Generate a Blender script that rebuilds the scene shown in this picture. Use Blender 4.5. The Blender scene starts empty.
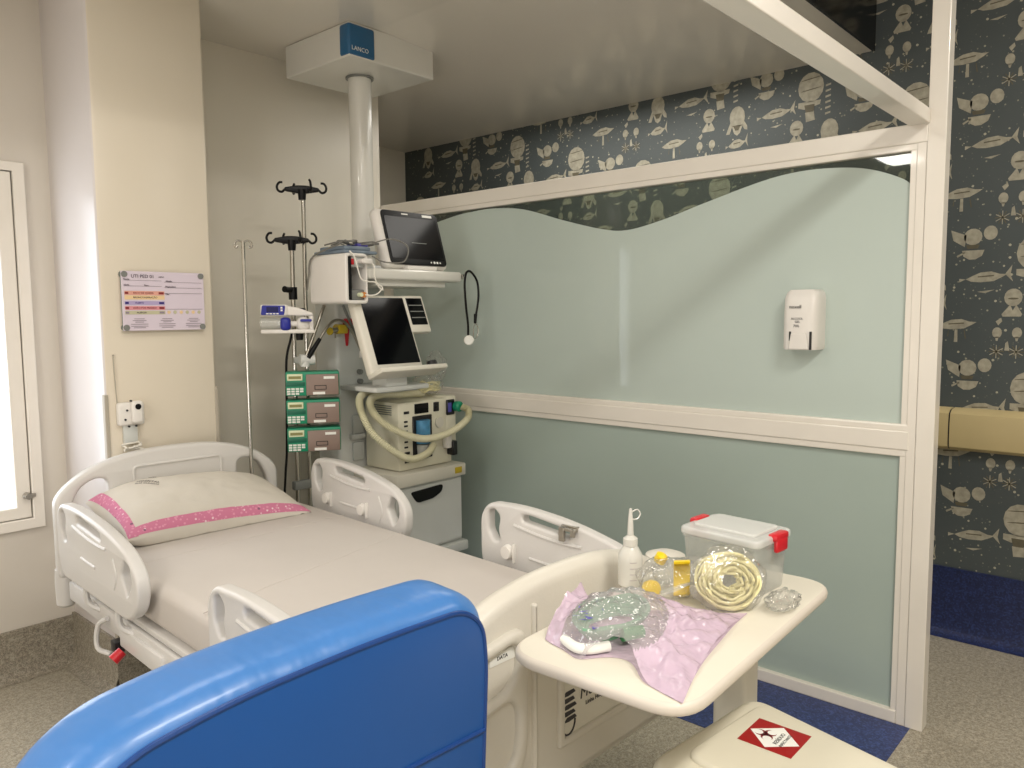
import bpy, bmesh, math, random
from mathutils import Vector, Matrix, Euler, noise as mnoise
R_ = random.Random(7)
SC = bpy.context.scene
COL = SC.collection
PI = math.pi

# ------------------------------------------------------------------ materials
def lin(c):
    return tuple(((v / 255) / 12.92 if v / 255 <= .04045 else ((v / 255 + .055) / 1.055) ** 2.4) for v in c) + (1,)

def mat(name, col, rough=.5, metal=0., var=.05, vscale=6., bump=0., bscale=40., coat=0., coat_r=.05, alpha=1., emis=0., trans=0., stretch=None, spec=.5):
    m = bpy.data.materials.new(name)
    m.use_nodes = True
    nt = m.node_tree
    b = nt.nodes['Principled BSDF']
    L = nt.links.new
    c = lin(col)
    tc = nt.nodes.new('ShaderNodeTexCoord')
    src = tc.outputs['Object']
    if stretch:
        mp = nt.nodes.new('ShaderNodeMapping')
        mp.inputs['Scale'].default_value = stretch
        L(src, mp.inputs['Vector'])
        src = mp.outputs['Vector']
    if var:
        n = nt.nodes.new('ShaderNodeTexNoise')
        n.inputs['Scale'].default_value = vscale
        n.inputs['Detail'].default_value = 4
        L(src, n.inputs['Vector'])
        r = nt.nodes.new('ShaderNodeValToRGB')
        r.color_ramp.elements[0].position = .3
        r.color_ramp.elements[1].position = .7
        r.color_ramp.elements[0].color = tuple(v * (1 - var) for v in c[:3]) + (1,)
        r.color_ramp.elements[1].color = tuple(min(1, v * (1 + var)) for v in c[:3]) + (1,)
        L(n.outputs['Fac'], r.inputs['Fac'])
        L(r.outputs['Color'], b.inputs['Base Color'])
    else:
        b.inputs['Base Color'].default_value = c
    if bump:
        n2 = nt.nodes.new('ShaderNodeTexNoise')
        n2.inputs['Scale'].default_value = bscale
        n2.inputs['Detail'].default_value = 3
        L(src, n2.inputs['Vector'])
        bp = nt.nodes.new('ShaderNodeBump')
        bp.inputs['Strength'].default_value = bump
        bp.inputs['Distance'].default_value = .01
        L(n2.outputs['Fac'], bp.inputs['Height'])
        L(bp.outputs['Normal'], b.inputs['Normal'])
    b.inputs['Roughness'].default_value = rough
    b.inputs['Metallic'].default_value = metal
    b.inputs['Coat Weight'].default_value = coat
    b.inputs['Coat Roughness'].default_value = coat_r
    b.inputs['Alpha'].default_value = alpha
    b.inputs['Transmission Weight'].default_value = trans
    b.inputs['Specular IOR Level'].default_value = spec
    if emis:
        b.inputs['Emission Color'].default_value = c
        b.inputs['Emission Strength'].default_value = emis
    return m

def film(name, col, opaque, rough=.08, gloss=.5, bump=.0, bscale=60., tint=None):
    """thin plastic film or glass: see-through layer, some body colour, and a reflecting surface"""
    m = bpy.data.materials.new(name)
    m.use_nodes = True
    nt = m.node_tree
    nt.nodes.remove(nt.nodes['Principled BSDF'])
    out = nt.nodes['Material Output']
    L = nt.links.new
    tr = nt.nodes.new('ShaderNodeBsdfTransparent')
    tr.inputs['Color'].default_value = lin(tint or (250, 250, 250))
    df = nt.nodes.new('ShaderNodeBsdfDiffuse')
    df.inputs['Color'].default_value = lin(col)
    gl = nt.nodes.new('ShaderNodeBsdfGlossy')
    gl.inputs['Roughness'].default_value = rough
    mx = nt.nodes.new('ShaderNodeMixShader')
    mx.inputs['Fac'].default_value = opaque
    L(tr.outputs[0], mx.inputs[1]); L(df.outputs[0], mx.inputs[2])
    fr = nt.nodes.new('ShaderNodeLayerWeight')
    fr.inputs['Blend'].default_value = .5
    pw = nt.nodes.new('ShaderNodeMath'); pw.operation = 'POWER'; pw.inputs[1].default_value = 3.
    L(fr.outputs['Facing'], pw.inputs[0])
    mu = nt.nodes.new('ShaderNodeMath'); mu.operation = 'MULTIPLY_ADD'; mu.use_clamp = True
    mu.inputs[1].default_value = gloss; mu.inputs[2].default_value = gloss * .09
    L(pw.outputs[0], mu.inputs[0])
    m2 = nt.nodes.new('ShaderNodeMixShader')
    L(mu.outputs[0], m2.inputs['Fac']); L(mx.outputs[0], m2.inputs[1]); L(gl.outputs[0], m2.inputs[2])
    L(m2.outputs[0], out.inputs['Surface'])
    if bump:
        tc = nt.nodes.new('ShaderNodeTexCoord')
        n = nt.nodes.new('ShaderNodeTexNoise'); n.inputs['Scale'].default_value = bscale
        L(tc.outputs['Object'], n.inputs['Vector'])
        bp = nt.nodes.new('ShaderNodeBump'); bp.inputs['Strength'].default_value = bump; bp.inputs['Distance'].default_value = .01
        L(n.outputs['Fac'], bp.inputs['Height'])
        L(bp.outputs['Normal'], gl.inputs['Normal']); L(bp.outputs['Normal'], fr.inputs['Normal'])
    return m

def speckle(name, cols, scale=220., rough=.45):
    """vinyl flooring: fine chips of several tones"""
    m = bpy.data.materials.new(name); m.use_nodes = True
    nt = m.node_tree; b = nt.nodes['Principled BSDF']; L = nt.links.new
    tc = nt.nodes.new('ShaderNodeTexCoord')
    v = nt.nodes.new('ShaderNodeTexVoronoi'); v.inputs['Scale'].default_value = scale
    L(tc.outputs['Object'], v.inputs['Vector'])
    s = nt.nodes.new('ShaderNodeSeparateColor'); L(v.outputs['Color'], s.inputs['Color'])
    r = nt.nodes.new('ShaderNodeValToRGB'); r.color_ramp.interpolation = 'CONSTANT'
    e = r.color_ramp.elements
    e[0].color = lin(cols[0]); e[0].position = 0
    e[1].color = lin(cols[1]); e[1].position = 1 / len(cols)
    for i in range(2, len(cols)):
        x = e.new(i / len(cols)); x.color = lin(cols[i])
    L(s.outputs['Red'], r.inputs['Fac'])
    n = nt.nodes.new('ShaderNodeTexNoise'); n.inputs['Scale'].default_value = scale * .25; n.inputs['Detail'].default_value = 5
    L(tc.outputs['Object'], n.inputs['Vector'])
    mx = nt.nodes.new('ShaderNodeMix'); mx.data_type = 'RGBA'; mx.blend_type = 'OVERLAY'; mx.inputs[0].default_value = .55
    L(r.outputs['Color'], mx.inputs[6]); L(n.outputs['Fac'], mx.inputs[7])
    L(mx.outputs[2], b.inputs['Base Color'])
    b.inputs['Roughness'].default_value = rough
    return m

def starry(name):
    """dark slate wallpaper with scattered pale dots"""
    m = bpy.data.materials.new(name); m.use_nodes = True
    nt = m.node_tree; b = nt.nodes['Principled BSDF']; L = nt.links.new
    tc = nt.nodes.new('ShaderNodeTexCoord')
    base = None
    prev = None
    for sc, th, c in ((30., .11, (140, 140, 124)), (17., .09, (180, 176, 156)), (48., .12, (104, 108, 100)), (24., .10, (160, 158, 140))):
        v = nt.nodes.new('ShaderNodeTexVoronoi'); v.inputs['Scale'].default_value = sc
        L(tc.outputs['Object'], v.inputs['Vector'])
        lt = nt.nodes.new('ShaderNodeMath'); lt.operation = 'LESS_THAN'; lt.inputs[1].default_value = th
        L(v.outputs['Distance'], lt.inputs[0])
        mx = nt.nodes.new('ShaderNodeMix'); mx.data_type = 'RGBA'
        L(lt.outputs[0], mx.inputs[0])
        mx.inputs[6].default_value = lin((76, 83, 84))
        if prev: L(prev, mx.inputs[6])
        mx.inputs[7].default_value = lin(c)
        prev = mx.outputs[2]
    L(prev, b.inputs['Base Color'])
    b.inputs['Roughness'].default_value = .55
    return m

def spotted(name, base, spots):
    m = bpy.data.materials.new(name); m.use_nodes = True
    nt = m.node_tree; b = nt.nodes['Principled BSDF']; L = nt.links.new
    tc = nt.nodes.new('ShaderNodeTexCoord')
    prev = None
    for sc, th, c in spots:
        v = nt.nodes.new('ShaderNodeTexVoronoi'); v.inputs['Scale'].default_value = sc
        L(tc.outputs['Object'], v.inputs['Vector'])
        lt = nt.nodes.new('ShaderNodeMath'); lt.operation = 'LESS_THAN'; lt.inputs[1].default_value = th
        L(v.outputs['Distance'], lt.inputs[0])
        mx = nt.nodes.new('ShaderNodeMix'); mx.data_type = 'RGBA'
        L(lt.outputs[0], mx.inputs[0]); mx.inputs[6].default_value = lin(base)
        if prev: L(prev, mx.inputs[6])
        mx.inputs[7].default_value = lin(c); prev = mx.outputs[2]
    L(prev, b.inputs['Base Color']); b.inputs['Roughness'].default_value = .8
    return m

M = dict(
    wall=mat('wall_paint', (215, 208, 197), .32, var=.015, vscale=2, bump=.03, bscale=30),
    wall_back=mat('back_wall_paint', (226, 220, 206), .35, var=.02, vscale=2, bump=.03, bscale=30),
    pillar_side=mat('pillar_side_daylight', (216, 210, 208), .28, var=.01, bump=.02, bscale=30),  # pillar side with the cool window daylight mixed into its colour
    pillar=mat('pillar_paint', (226, 216, 198), .28, var=.015, vscale=1.5, bump=.02, bscale=30),
    ceiling=mat('ceiling_paint', (228, 222, 211), .3, var=.02, vscale=1.5, coat=.5, coat_r=.1),
    black=mat('black_gloss', (10, 11, 11), .15, var=.1),
    white_frame=mat('white_lacquer', (236, 230, 220), .25, var=.02, coat=.3),
    floor=speckle('speckled_vinyl', [(172, 165, 148), (158, 150, 133), (146, 137, 120), (178, 171, 155), (163, 155, 138)], 260, .42),
    cove=speckle('cove_vinyl', [(154, 147, 132), (140, 132, 117), (128, 119, 105), (160, 153, 138)], 260, .5),
    blue_floor=speckle('blue_vinyl', [(52, 66, 116), (40, 53, 100), (64, 80, 134), (46, 58, 104)], 180, .45),
    blue_base=speckle('navy_vinyl', [(28, 40, 84), (22, 33, 72), (36, 50, 98), (26, 36, 78)], 150, .5),
    paper=starry('star_wallpaper'),
    motif=mat('motif_ink', (166, 161, 144), .6, var=.2, vscale=45),
    motif_dark=mat('motif_shade_ink', (98, 92, 74), .6, var=.15, vscale=45),
    bumper=mat('bumper_vinyl', (196, 178, 132), .45, var=.03),
    steel=mat('brushed_steel', (165, 160, 150), .28, .9, var=.05),
    chrome=mat('chrome', (200, 198, 192), .15, 1, var=.02),
    frost=mat('frosted_film', (190, 203, 196), .5, var=.02, vscale=1.2, coat=.45, coat_r=.03),
    frost_low=mat('frosted_film_lower', (172, 187, 179), .5, var=.03, vscale=1.2, coat=.4, coat_r=.03),  # same film, darkened in colour for the dimmer space behind it
    glass=film('clear_glass', (200, 210, 205), .03, .02, .35, tint=(205, 212, 205)),
    daylight=mat('daylit_blind', (236, 244, 255), .6, var=.03, vscale=3, emis=2.4),
    white_pl=mat('white_plastic', (232, 228, 222), .38, var=.02, vscale=5),
    bed_pl=mat('bed_plastic', (214, 211, 207), .36, var=.02, vscale=5, bump=.04, bscale=160),
    foot_pl=mat('footboard_plastic', (216, 211, 199), .38, var=.02, vscale=5, bump=.04, bscale=160),
    cream=mat('cream_plastic', (222, 218, 205), .4, var=.02),
    table=mat('table_laminate', (222, 216, 200), .42, var=.02),
    table_edge=mat('table_edging', (214, 205, 192), .45, var=.02),
    bin=mat('bin_plastic', (216, 210, 190), .42, var=.02, bump=.03, bscale=120),
    sheet=mat('bed_sheet', (201, 194, 187), .85, var=.03, vscale=3, bump=.25, bscale=5),
    pillow=mat('pillow_cotton', (216, 210, 199), .85, var=.03, bump=.5, bscale=11),
    pink=spotted('pink_print', (212, 128, 160), [(70, .3, (226, 156, 184)), (45, .17, (240, 214, 222)), (24, .12, (140, 96, 124))]),
    ink=mat('ink', (52, 50, 54), .6, var=.1),
    ink_grey=mat('grey_ink', (128, 122, 118), .6, var=.1),
    blue_vinyl=mat('blue_vinyl_upholstery', (64, 122, 190), .38, var=.05, vscale=4, bump=1., bscale=5, coat=.2, coat_r=.15, stretch=(2.2, 1.2, 1.6)),
    blue_back=mat('blue_vinyl_back', (14, 78, 150), .42, var=.03, vscale=4, bump=.08, bscale=5),
    piping=mat('blue_piping', (16, 62, 128), .4, var=.03),
    dark=mat('dark_plastic', (26, 26, 28), .4, var=.08),
    black_pl=mat('black_plastic', (12, 12, 13), .4, var=.1, spec=.25),
    screen=mat('dark_screen', (6, 7, 10), .1, var=.1, spec=.18),
    grey_screen=mat('grey_screen', (24, 24, 25), .12, var=.05, spec=.16),
    grey=mat('grey_enamel', (186, 188, 184), .35, var=.03),
    grey_dk=mat('grey_plastic', (126, 128, 124), .45, var=.05),
    light_grey=mat('pale_grey_enamel', (206, 208, 204), .35, var=.03),
    vent=mat('ventilator_ivory', (230, 226, 206), .42, var=.03),
    hose=mat('ribbed_hose', (222, 218, 188), .35, var=.04),
    label_w=mat('white_label', (238, 238, 232), .5, var=.02),
    blue_lbl=mat('blue_label', (76, 140, 182), .4, var=.2, vscale=30),
    teal=mat('teal_panel', (42, 98, 140), .35, var=.03),
    green=mat('pump_green', (22, 140, 104), .4, var=.05),
    green_dk=mat('dark_green', (10, 100, 76), .4, var=.05),
    pump_br=mat('pump_taupe', (142, 122, 112), .45, var=.04),
    lcd=mat('lcd_olive', (140, 138, 88), .3, var=.05),
    lcd_frame=mat('lcd_frame', (226, 232, 196), .4, var=.03),
    navy=mat('navy_plastic', (32, 42, 150), .35, var=.05),
    navy_dk=mat('navy_display', (20, 26, 90), .2, var=.05),
    yellow=mat('yellow_plastic', (240, 204, 24), .38, var=.05),
    yellow_dk=mat('ochre_plastic', (198, 172, 40), .4, var=.06),
    red=mat('red_plastic', (200, 28, 40), .35, var=.05),
    sticker_red=mat('sticker_red', (156, 8, 16), .4, var=.04),
    orange=mat('orange_plastic', (216, 140, 70), .4, var=.05),
    clear=film('clear_plastic', (235, 238, 232), .24, .08, .5),
    clear_lid=film('clear_lid', (242, 242, 238), .5, .1, .5),
    cling=film('clear_bag', (235, 235, 225), .10, .07, .8, bump=.9, bscale=38),
    pinkfilm=film('pink_film', (226, 202, 222), .66, .12, .5, bump=.9, bscale=30),
    bagfilm=film('bag_film', (222, 212, 218), .30, .08, .8, bump=.8, bscale=42),
    bottle=film('milky_plastic', (240, 238, 230), .62, .15, .4),
    tube_y=mat('yellowish_tubing', (232, 224, 172), .2, var=.05, coat=.5),
    tube_g=mat('green_tubing', (120, 172, 136), .2, var=.05, coat=.6),
    tube_gd=mat('green_connector', (48, 140, 74), .3, var=.05),
    white_cl=mat('white_cable', (236, 232, 222), .4, var=.02),
    grey_cl=mat('grey_cable', (120, 118, 112), .4, var=.05),
    tray=mat('blue_grey_tray', (118, 132, 146), .45, var=.15, vscale=20),
    purple=mat('purple_plastic', (88, 84, 170), .4, var=.05),
    acrylic=mat('sign_face', (222, 210, 222), .15, var=.02),
    glass_edge=mat('green_glass_edge', (92, 120, 116), .1, var=.05),
    salmon=mat('salmon_bar', (226, 166, 150), .4, var=.02),
    sand=mat('sand_bar', (236, 206, 160), .4, var=.02),
    lilac=mat('lilac_bar', (180, 166, 204), .4, var=.02),
    rose=mat('rose_bar', (222, 150, 156), .4, var=.02),
    olive=mat('olive_bar', (196, 192, 160), .4, var=.02),
    print_dk=mat('dark_print', (60, 48, 60), .5, var=.05),
    print_bl=mat('blue_print', (44, 36, 120), .5, var=.05),
    print_rd=mat('maroon_print', (130, 36, 40), .5, var=.05),
    print_gr=mat('grey_print', (150, 138, 148), .5, var=.05),
    guard=mat('corner_guard', (178, 170, 156), .4, var=.03),
    lamp_white=mat('white_paint_metal', (222, 220, 212), .3, var=.02, coat=.3),
)

# ------------------------------------------------------------------ mesh helpers
def T3(x=0, y=0, z=0): return Matrix.Translation((x, y, z))
def RX(a): return Matrix.Rotation(math.radians(a), 4, 'X')
def RY(a): return Matrix.Rotation(math.radians(a), 4, 'Y')
def RZ(a): return Matrix.Rotation(math.radians(a), 4, 'Z')
XZ = RX(90)                                   # drawing plane (x,y) -> (x,z), thickness along -y
YZ = Matrix(((0, 0, 1, 0), (1, 0, 0, 0), (0, 1, 0, 0), (0, 0, 0, 1)))   # drawing plane (x,y) -> (y,z), thickness along x

def BM(): return bmesh.new()

def _xf(bm, vs, mtx):
    if mtx is not None: bmesh.ops.transform(bm, matrix=mtx, verts=vs)

def box(bm, x0, x1, y0, y1, z0, z1, bev=0., seg=2, mi=0, mtx=None, taper=None):
    r = bmesh.ops.create_cube(bm, size=1)
    vs = r['verts']
    cx, cy, cz = (x0 + x1) / 2, (y0 + y1) / 2, (z0 + z1) / 2
    for v in vs:
        sx = sy = 1
        if taper and v.co.z < 0: sx, sy = taper
        v.co = Vector((cx + v.co.x * (x1 - x0) * sx, cy + v.co.y * (y1 - y0) * sy, cz + v.co.z * (z1 - z0)))
    fs = list({f for v in vs for f in v.link_faces})
    for f in fs: f.material_index = mi
    if bev:
        es = list({e for v in vs for e in v.link_edges})
        rb = bmesh.ops.bevel(bm, geom=es, offset=bev, segments=seg, affect='EDGES', profile=.5, clamp_overlap=True)
        for f in rb['faces']: f.material_index = mi
        vs = list({v for f in rb['faces'] for v in f.verts} | {v for f in fs if f.is_valid for v in f.verts})
    _xf(bm, vs, mtx)
    return bm

def cyl(bm, p0, p1, r0, r1=None, seg=16, mi=0, cap=True, mtx=None):
    p0, p1 = Vector(p0), Vector(p1)
    r1 = r0 if r1 is None else r1
    d = p1 - p0
    q = d.to_track_quat('Z', 'Y').to_matrix().to_4x4()
    a, b = [], []
    for i in range(seg):
        t = 2 * PI * i / seg
        u = q @ Vector((math.cos(t), math.sin(t), 0))
        a.append(bm.verts.new(p0 + u * r0)); b.append(bm.verts.new(p1 + u * r1))
    fs = [bm.faces.new((a[i], a[(i + 1) % seg], b[(i + 1) % seg], b[i])) for i in range(seg)]
    if cap:
        fs.append(bm.faces.new(a[::-1])); fs.append(bm.faces.new(b))
    for f in fs: f.material_index = mi
    _xf(bm, a + b, mtx)
    return bm

def smooth_path(pts, n=8, closed=False):
    P = [Vector(p) for p in pts]
    out = []
    k = len(P)
    for i in range(k if closed else k - 1):
        p0 = P[(i - 1) % k] if closed or i > 0 else P[0] * 2 - P[1]
        p1, p2 = P[i], P[(i + 1) % k]
        p3 = P[(i + 2) % k] if closed or i + 2 < k else P[-1] * 2 - P[-2]
        for j in range(n):
            t = j / n
            out.append(.5 * ((2 * p1) + (p2 - p0) * t + (2 * p0 - 5 * p1 + 4 * p2 - p3) * t * t + (3 * p1 - p0 - 3 * p2 + p3) * t ** 3))
    if not closed: out.append(P[-1].copy())
    return out

def tube(bm, pts, r, seg=8, mi=0, closed=False, smooth=0, rib=None, mtx=None):
    P = smooth_path(pts, smooth, closed) if smooth else [Vector(p) for p in pts]
    n = len(P)
    up = Vector((0, 0, 1))
    prev = None
    rings = []
    allv = []
    for i, p in enumerate(P):
        a = P[(i - 1) % n] if closed or i > 0 else p
        b = P[(i + 1) % n] if closed or i < n - 1 else p
        t = (b - a)
        t = t.normalized() if t.length > 1e-9 else Vector((0, 0, 1))
        if prev is None:
            prev = up.cross(t)
            if prev.length < .05: prev = Vector((1, 0, 0)).cross(t)
        x = (prev - t * prev.dot(t)).normalized()
        y = t.cross(x)
        prev = x
        rr = r(i / max(1, n - 1)) if callable(r) else r
        if rib: rr *= 1 + rib * (1 if i % 2 else -1)
        ring = [bm.verts.new(p + (x * math.cos(2 * PI * k / seg) + y * math.sin(2 * PI * k / seg)) * rr) for k in range(seg)]
        rings.append(ring); allv += ring
    m = n if closed else n - 1
    for i in range(m):
        A, B = rings[i], rings[(i + 1) % n]
        for k in range(seg):
            f = bm.faces.new((A[k], A[(k + 1) % seg], B[(k + 1) % seg], B[k])); f.material_index = mi
    if not closed:
        for ring, fl in ((rings[0], True), (rings[-1], False)):
            f = bm.faces.new(ring[::-1] if fl else ring); f.material_index = mi
    _xf(bm, allv, mtx)
    return bm

def lathe(bm, prof, c=(0, 0, 0), seg=28, mi=0, mtx=None):
    rings = []; allv = []
    for r, z in prof:
        ring = [bm.verts.new((c[0] + max(r, 1e-4) * math.cos(2 * PI * k / seg), c[1] + max(r, 1e-4) * math.sin(2 * PI * k / seg), c[2] + z)) for k in range(seg)]
        rings.append(ring); allv += ring
    for A, B in zip(rings, rings[1:]):
        for k in range(seg):
            f = bm.faces.new((A[k], A[(k + 1) % seg], B[(k + 1) % seg], B[k])); f.material_index = mi
    bm.faces.new(rings[0][::-1]).material_index = mi
    bm.faces.new(rings[-1]).material_index = mi
    _xf(bm, allv, mtx)
    return bm

def ball(bm, c, r, sc=(1, 1, 1), seg=16, mi=0, mtx=None):
    ret = bmesh.ops.create_uvsphere(bm, u_segments=seg, v_segments=max(6, seg // 2), radius=1)
    for v in ret['verts']:
        v.co = Vector((c[0] + v.co.x * r * sc[0], c[1] + v.co.y * r * sc[1], c[2] + v.co.z * r * sc[2]))
    for f in {f for v in ret['verts'] for f in v.link_faces}: f.material_index = mi
    _xf(bm, ret['verts'], mtx)
    return bm

def grid(bm, nu, nv, fn, mi=None):
    V = [[bm.verts.new(fn(i / nu, j / nv)) for j in range(nv + 1)] for i in range(nu + 1)]
    for i in range(nu):
        for j in range(nv):
            f = bm.faces.new((V[i][j], V[i + 1][j], V[i + 1][j + 1], V[i][j + 1]))
            if mi: f.material_index = mi((i + .5) / nu, (j + .5) / nv)
    return V

def poly(bm, pts, mi=0):
    f = bm.faces.new([bm.verts.new(p) for p in pts]); f.material_index = mi
    return f

def rounded(pts, r, n=6):
    """round every corner of a closed 2-D outline; r is one radius or one per corner"""
    out = []
    k = len(pts)
    for i in range(k):
        p = Vector(pts[i]); a = Vector(pts[i - 1]) - p; b = Vector(pts[(i + 1) % k]) - p
        rr = r[i] if isinstance(r, (list, tuple)) else r
        d = min(rr, a.length * .49, b.length * .49)
        s, e = p + a.normalized() * d, p + b.normalized() * d
        for j in range(n + 1):
            t = j / n
            out.append(tuple((1 - t) ** 2 * s + 2 * t * (1 - t) * p + t * t * e))
    return out

def _curve_to(bm, cu, mtx, mi):
    ob = bpy.data.objects.new('tmp', cu); COL.objects.link(ob)
    dg = bpy.context.evaluated_depsgraph_get()
    me = bpy.data.meshes.new_from_object(ob.evaluated_get(dg))
    n0 = len(bm.verts); f0 = len(bm.faces)
    if mtx is not None: me.transform(mtx)
    bm.from_mesh(me)
    bm.faces.ensure_lookup_table()
    for f in bm.faces[f0:]: f.material_index = mi
    bpy.data.objects.remove(ob); bpy.data.curves.remove(cu); bpy.data.meshes.remove(me)

def _area(o):
    return abs(sum(o[i - 1][0] * o[i][1] - o[i][0] * o[i - 1][1] for i in range(len(o)))) / 2

def plate(bm, outer, holes=(), depth=.03, bev=.008, mtx=None, mi=0, res=3):
    """a flat board with holes: outline drawn in x,y, thickness centred on z"""
    bev = min(bev, depth / 2 - 1e-4)
    want = _area(outer) - sum(_area(h) for h in holes)
    best = None
    for tries in range(12):
        ang = .37 * tries
        ca, sa = math.cos(ang), math.sin(ang)
        cu = bpy.data.curves.new('tmp', 'CURVE')
        cu.dimensions = '2D'; cu.fill_mode = 'BOTH'
        cu.extrude = depth / 2 - bev; cu.bevel_depth = bev; cu.bevel_resolution = res; cu.offset = -bev
        for o in (outer,) + tuple(holes):
            s = cu.splines.new('POLY'); s.points.add(len(o) - 1); s.use_cyclic_u = True
            for p, q in zip(s.points, o): p.co = (q[0] * ca - q[1] * sa, q[0] * sa + q[1] * ca, 0, 1)
        tmp = bmesh.new()
        _curve_to(tmp, cu, Matrix.Rotation(-ang, 4, 'Z'), mi)
        flat = sum(f.calc_area() for f in tmp.faces if abs(f.normal.z) > .999) / 2
        ok = flat > want * .55
        if best is None or flat > best[0]:
            if best: best[1].free()
            best = (flat, tmp)
        else: tmp.free()
        if ok: break
    tmp = best[1]
    bmesh.ops.remove_doubles(tmp, verts=tmp.verts, dist=1e-5)
    me = bpy.data.meshes.new('tmp'); tmp.to_mesh(me); tmp.free()
    if mtx is not None: me.transform(mtx)
    f0 = len(bm.faces)
    bm.from_mesh(me); bpy.data.meshes.remove(me)
    bm.faces.ensure_lookup_table()
    for f in bm.faces[f0:]: f.material_index = mi
    return bm

def text(bm, s, size, mtx, mi=0, align='CENTER', depth=.0004, shear=0., spacing=1.):
    cu = bpy.data.curves.new('tmp', 'FONT')
    cu.body = s; cu.size = size; cu.align_x = align; cu.align_y = 'CENTER'; cu.extrude = depth; cu.shear = shear
    cu.space_character = spacing; cu.resolution_u = 3
    _curve_to(bm, cu, mtx, mi)
    return bm

def prop(o, label=None, cat=None, group=None, kind=None):
    if label: o['label'] = label
    if cat: o['category'] = cat
    if group: o['group'] = group
    if kind: o['kind'] = kind
    return o

def obj(name, bm, mats, parent=None, smooth=40., shift=None):
    me = bpy.data.meshes.new(name)
    bmesh.ops.recalc_face_normals(bm, faces=bm.faces) if smooth is not None else None
    if shift is not None: bmesh.ops.translate(bm, vec=-Vector(shift), verts=bm.verts)
    bm.to_mesh(me); bm.free()
    for m in (mats if isinstance(mats, (list, tuple)) else [mats]): me.materials.append(M[m])
    if smooth:
        for p in me.polygons: p.use_smooth = True
        me.set_sharp_from_angle(angle=math.radians(smooth))
    o = bpy.data.objects.new(name, me); COL.objects.link(o)
    if parent is not None: o.parent = parent
    return o

class Thing:
    """an Empty at a thing's base; parts are given in its own space, or in the room's with world=True"""
    def __init__(s, name, label, cat, loc=(0, 0, 0), rz=0, group=None, world=False, kind=None):
        s.e = bpy.data.objects.new(name, None); COL.objects.link(s.e)
        s.e.empty_display_size = .1
        s.e.location = loc; s.e.rotation_euler = (0, 0, math.radians(rz))
        s.loc = loc; s.world = world
        prop(s.e, label, cat, group, kind)
    def part(s, name, bm, mats, parent=None, smooth=40., label=None):
        o = obj(name, bm, mats, parent or s.e, smooth, s.loc if s.world else None)
        if label: o['label'] = label
        return o

def single(name, bm, mats, label, cat, group=None, base=None, smooth=40.):
    """a thing that is one mesh; base is where its origin sits"""
    o = obj(name, bm, mats, None, smooth, base)
    if base is not None: o.location = base
    return prop(o, label, cat, group)

def struct(name, bm, mats, smooth=None):
    return prop(obj(name, bm, mats, None, smooth), kind='structure')

def dup(root, loc, label=None):
    r = root.copy(); COL.objects.link(r); r.location = loc
    if label: r['label'] = label
    for ch in list(root.children):
        c = ch.copy(); COL.objects.link(c); c.parent = r
        for g in list(ch.children):
            d = g.copy(); COL.objects.link(d); d.parent = c
    return r

# ------------------------------------------------------------------ camera
CAMR = ((0.66517946, -0.74664594, -0.00749144), (-0.07201904, -0.05416842, -0.99593124), (0.74320222, 0.66301254, -0.08980445))
cam = bpy.data.cameras.new('camera'); co = bpy.data.objects.new('camera', cam); COL.objects.link(co)
cam.sensor_width = 36; cam.lens = 779.23 * 36 / 1024; cam.clip_start = .05
r, d, f = (Vector(v) for v in CAMR)
co.matrix_world = Matrix(((r.x, -d.x, -f.x, 0), (r.y, -d.y, -f.y, 0), (r.z, -d.z, -f.z, 1.45), (0, 0, 0, 1)))
SC.camera = co

# ------------------------------------------------------------------ room shell
XL, YR, XW, YB, YP, CE = -2.4, -2.2, 3.84, 3.53, 3.08, 1.21
CZ, CZW, CZH = 2.72, 2.63, 3.05
bm = BM(); box(bm, XL, XW, YR, 4.46, -.1, 0); struct('floor', bm, 'floor')
bm = BM(); box(bm, 2.39, 2.851, .70, 3.53, .0005, .002); struct('trim_1', bm, 'blue_floor')          # blue inlay along the partition
bm = BM()
for a, b in (((XL, CZ), (2.3, CZ)), ((2.3, CZ), (XW, CZW))):
    vs = [(a[0], CE, a[1]), (b[0], CE, b[1]), (b[0], 4.46, b[1]), (a[0], 4.46, a[1])]
    lo = [bm.verts.new(v) for v in vs]; hi = [bm.verts.new((v[0], v[1], 2.86)) for v in vs]
    bm.faces.new(lo[::-1]); bm.faces.new(hi)
    for i in range(4): bm.faces.new((lo[i], lo[(i + 1) % 4], hi[(i + 1) % 4], hi[i]))
struct('ceiling', bm, 'ceiling')
bm = BM(); box(bm, XL, XW, YR, CE, CZH, CZH + .1); struct('ceiling_2', bm, 'ceiling')
bm = BM(); box(bm, XL, XW, CE - .012, CE, CZW - .002, CZH); struct('trim_2', bm, 'black')               # dark fascia where the ceiling steps up
bm = BM(); box(bm, 1.55, 2.8505, YB, 4.5, 0, 2.74); struct('wall_back', bm, 'wall_back')
bm = BM(); box(bm, 2.8505, XW + .1, 4.46, 4.56, 0, 2.86); struct('wall_recess', bm, 'wall_back')
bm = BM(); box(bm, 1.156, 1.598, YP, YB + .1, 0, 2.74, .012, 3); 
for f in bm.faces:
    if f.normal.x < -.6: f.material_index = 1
struct('wall_pillar', bm, ['pillar', 'pillar_side'], 30)
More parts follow.
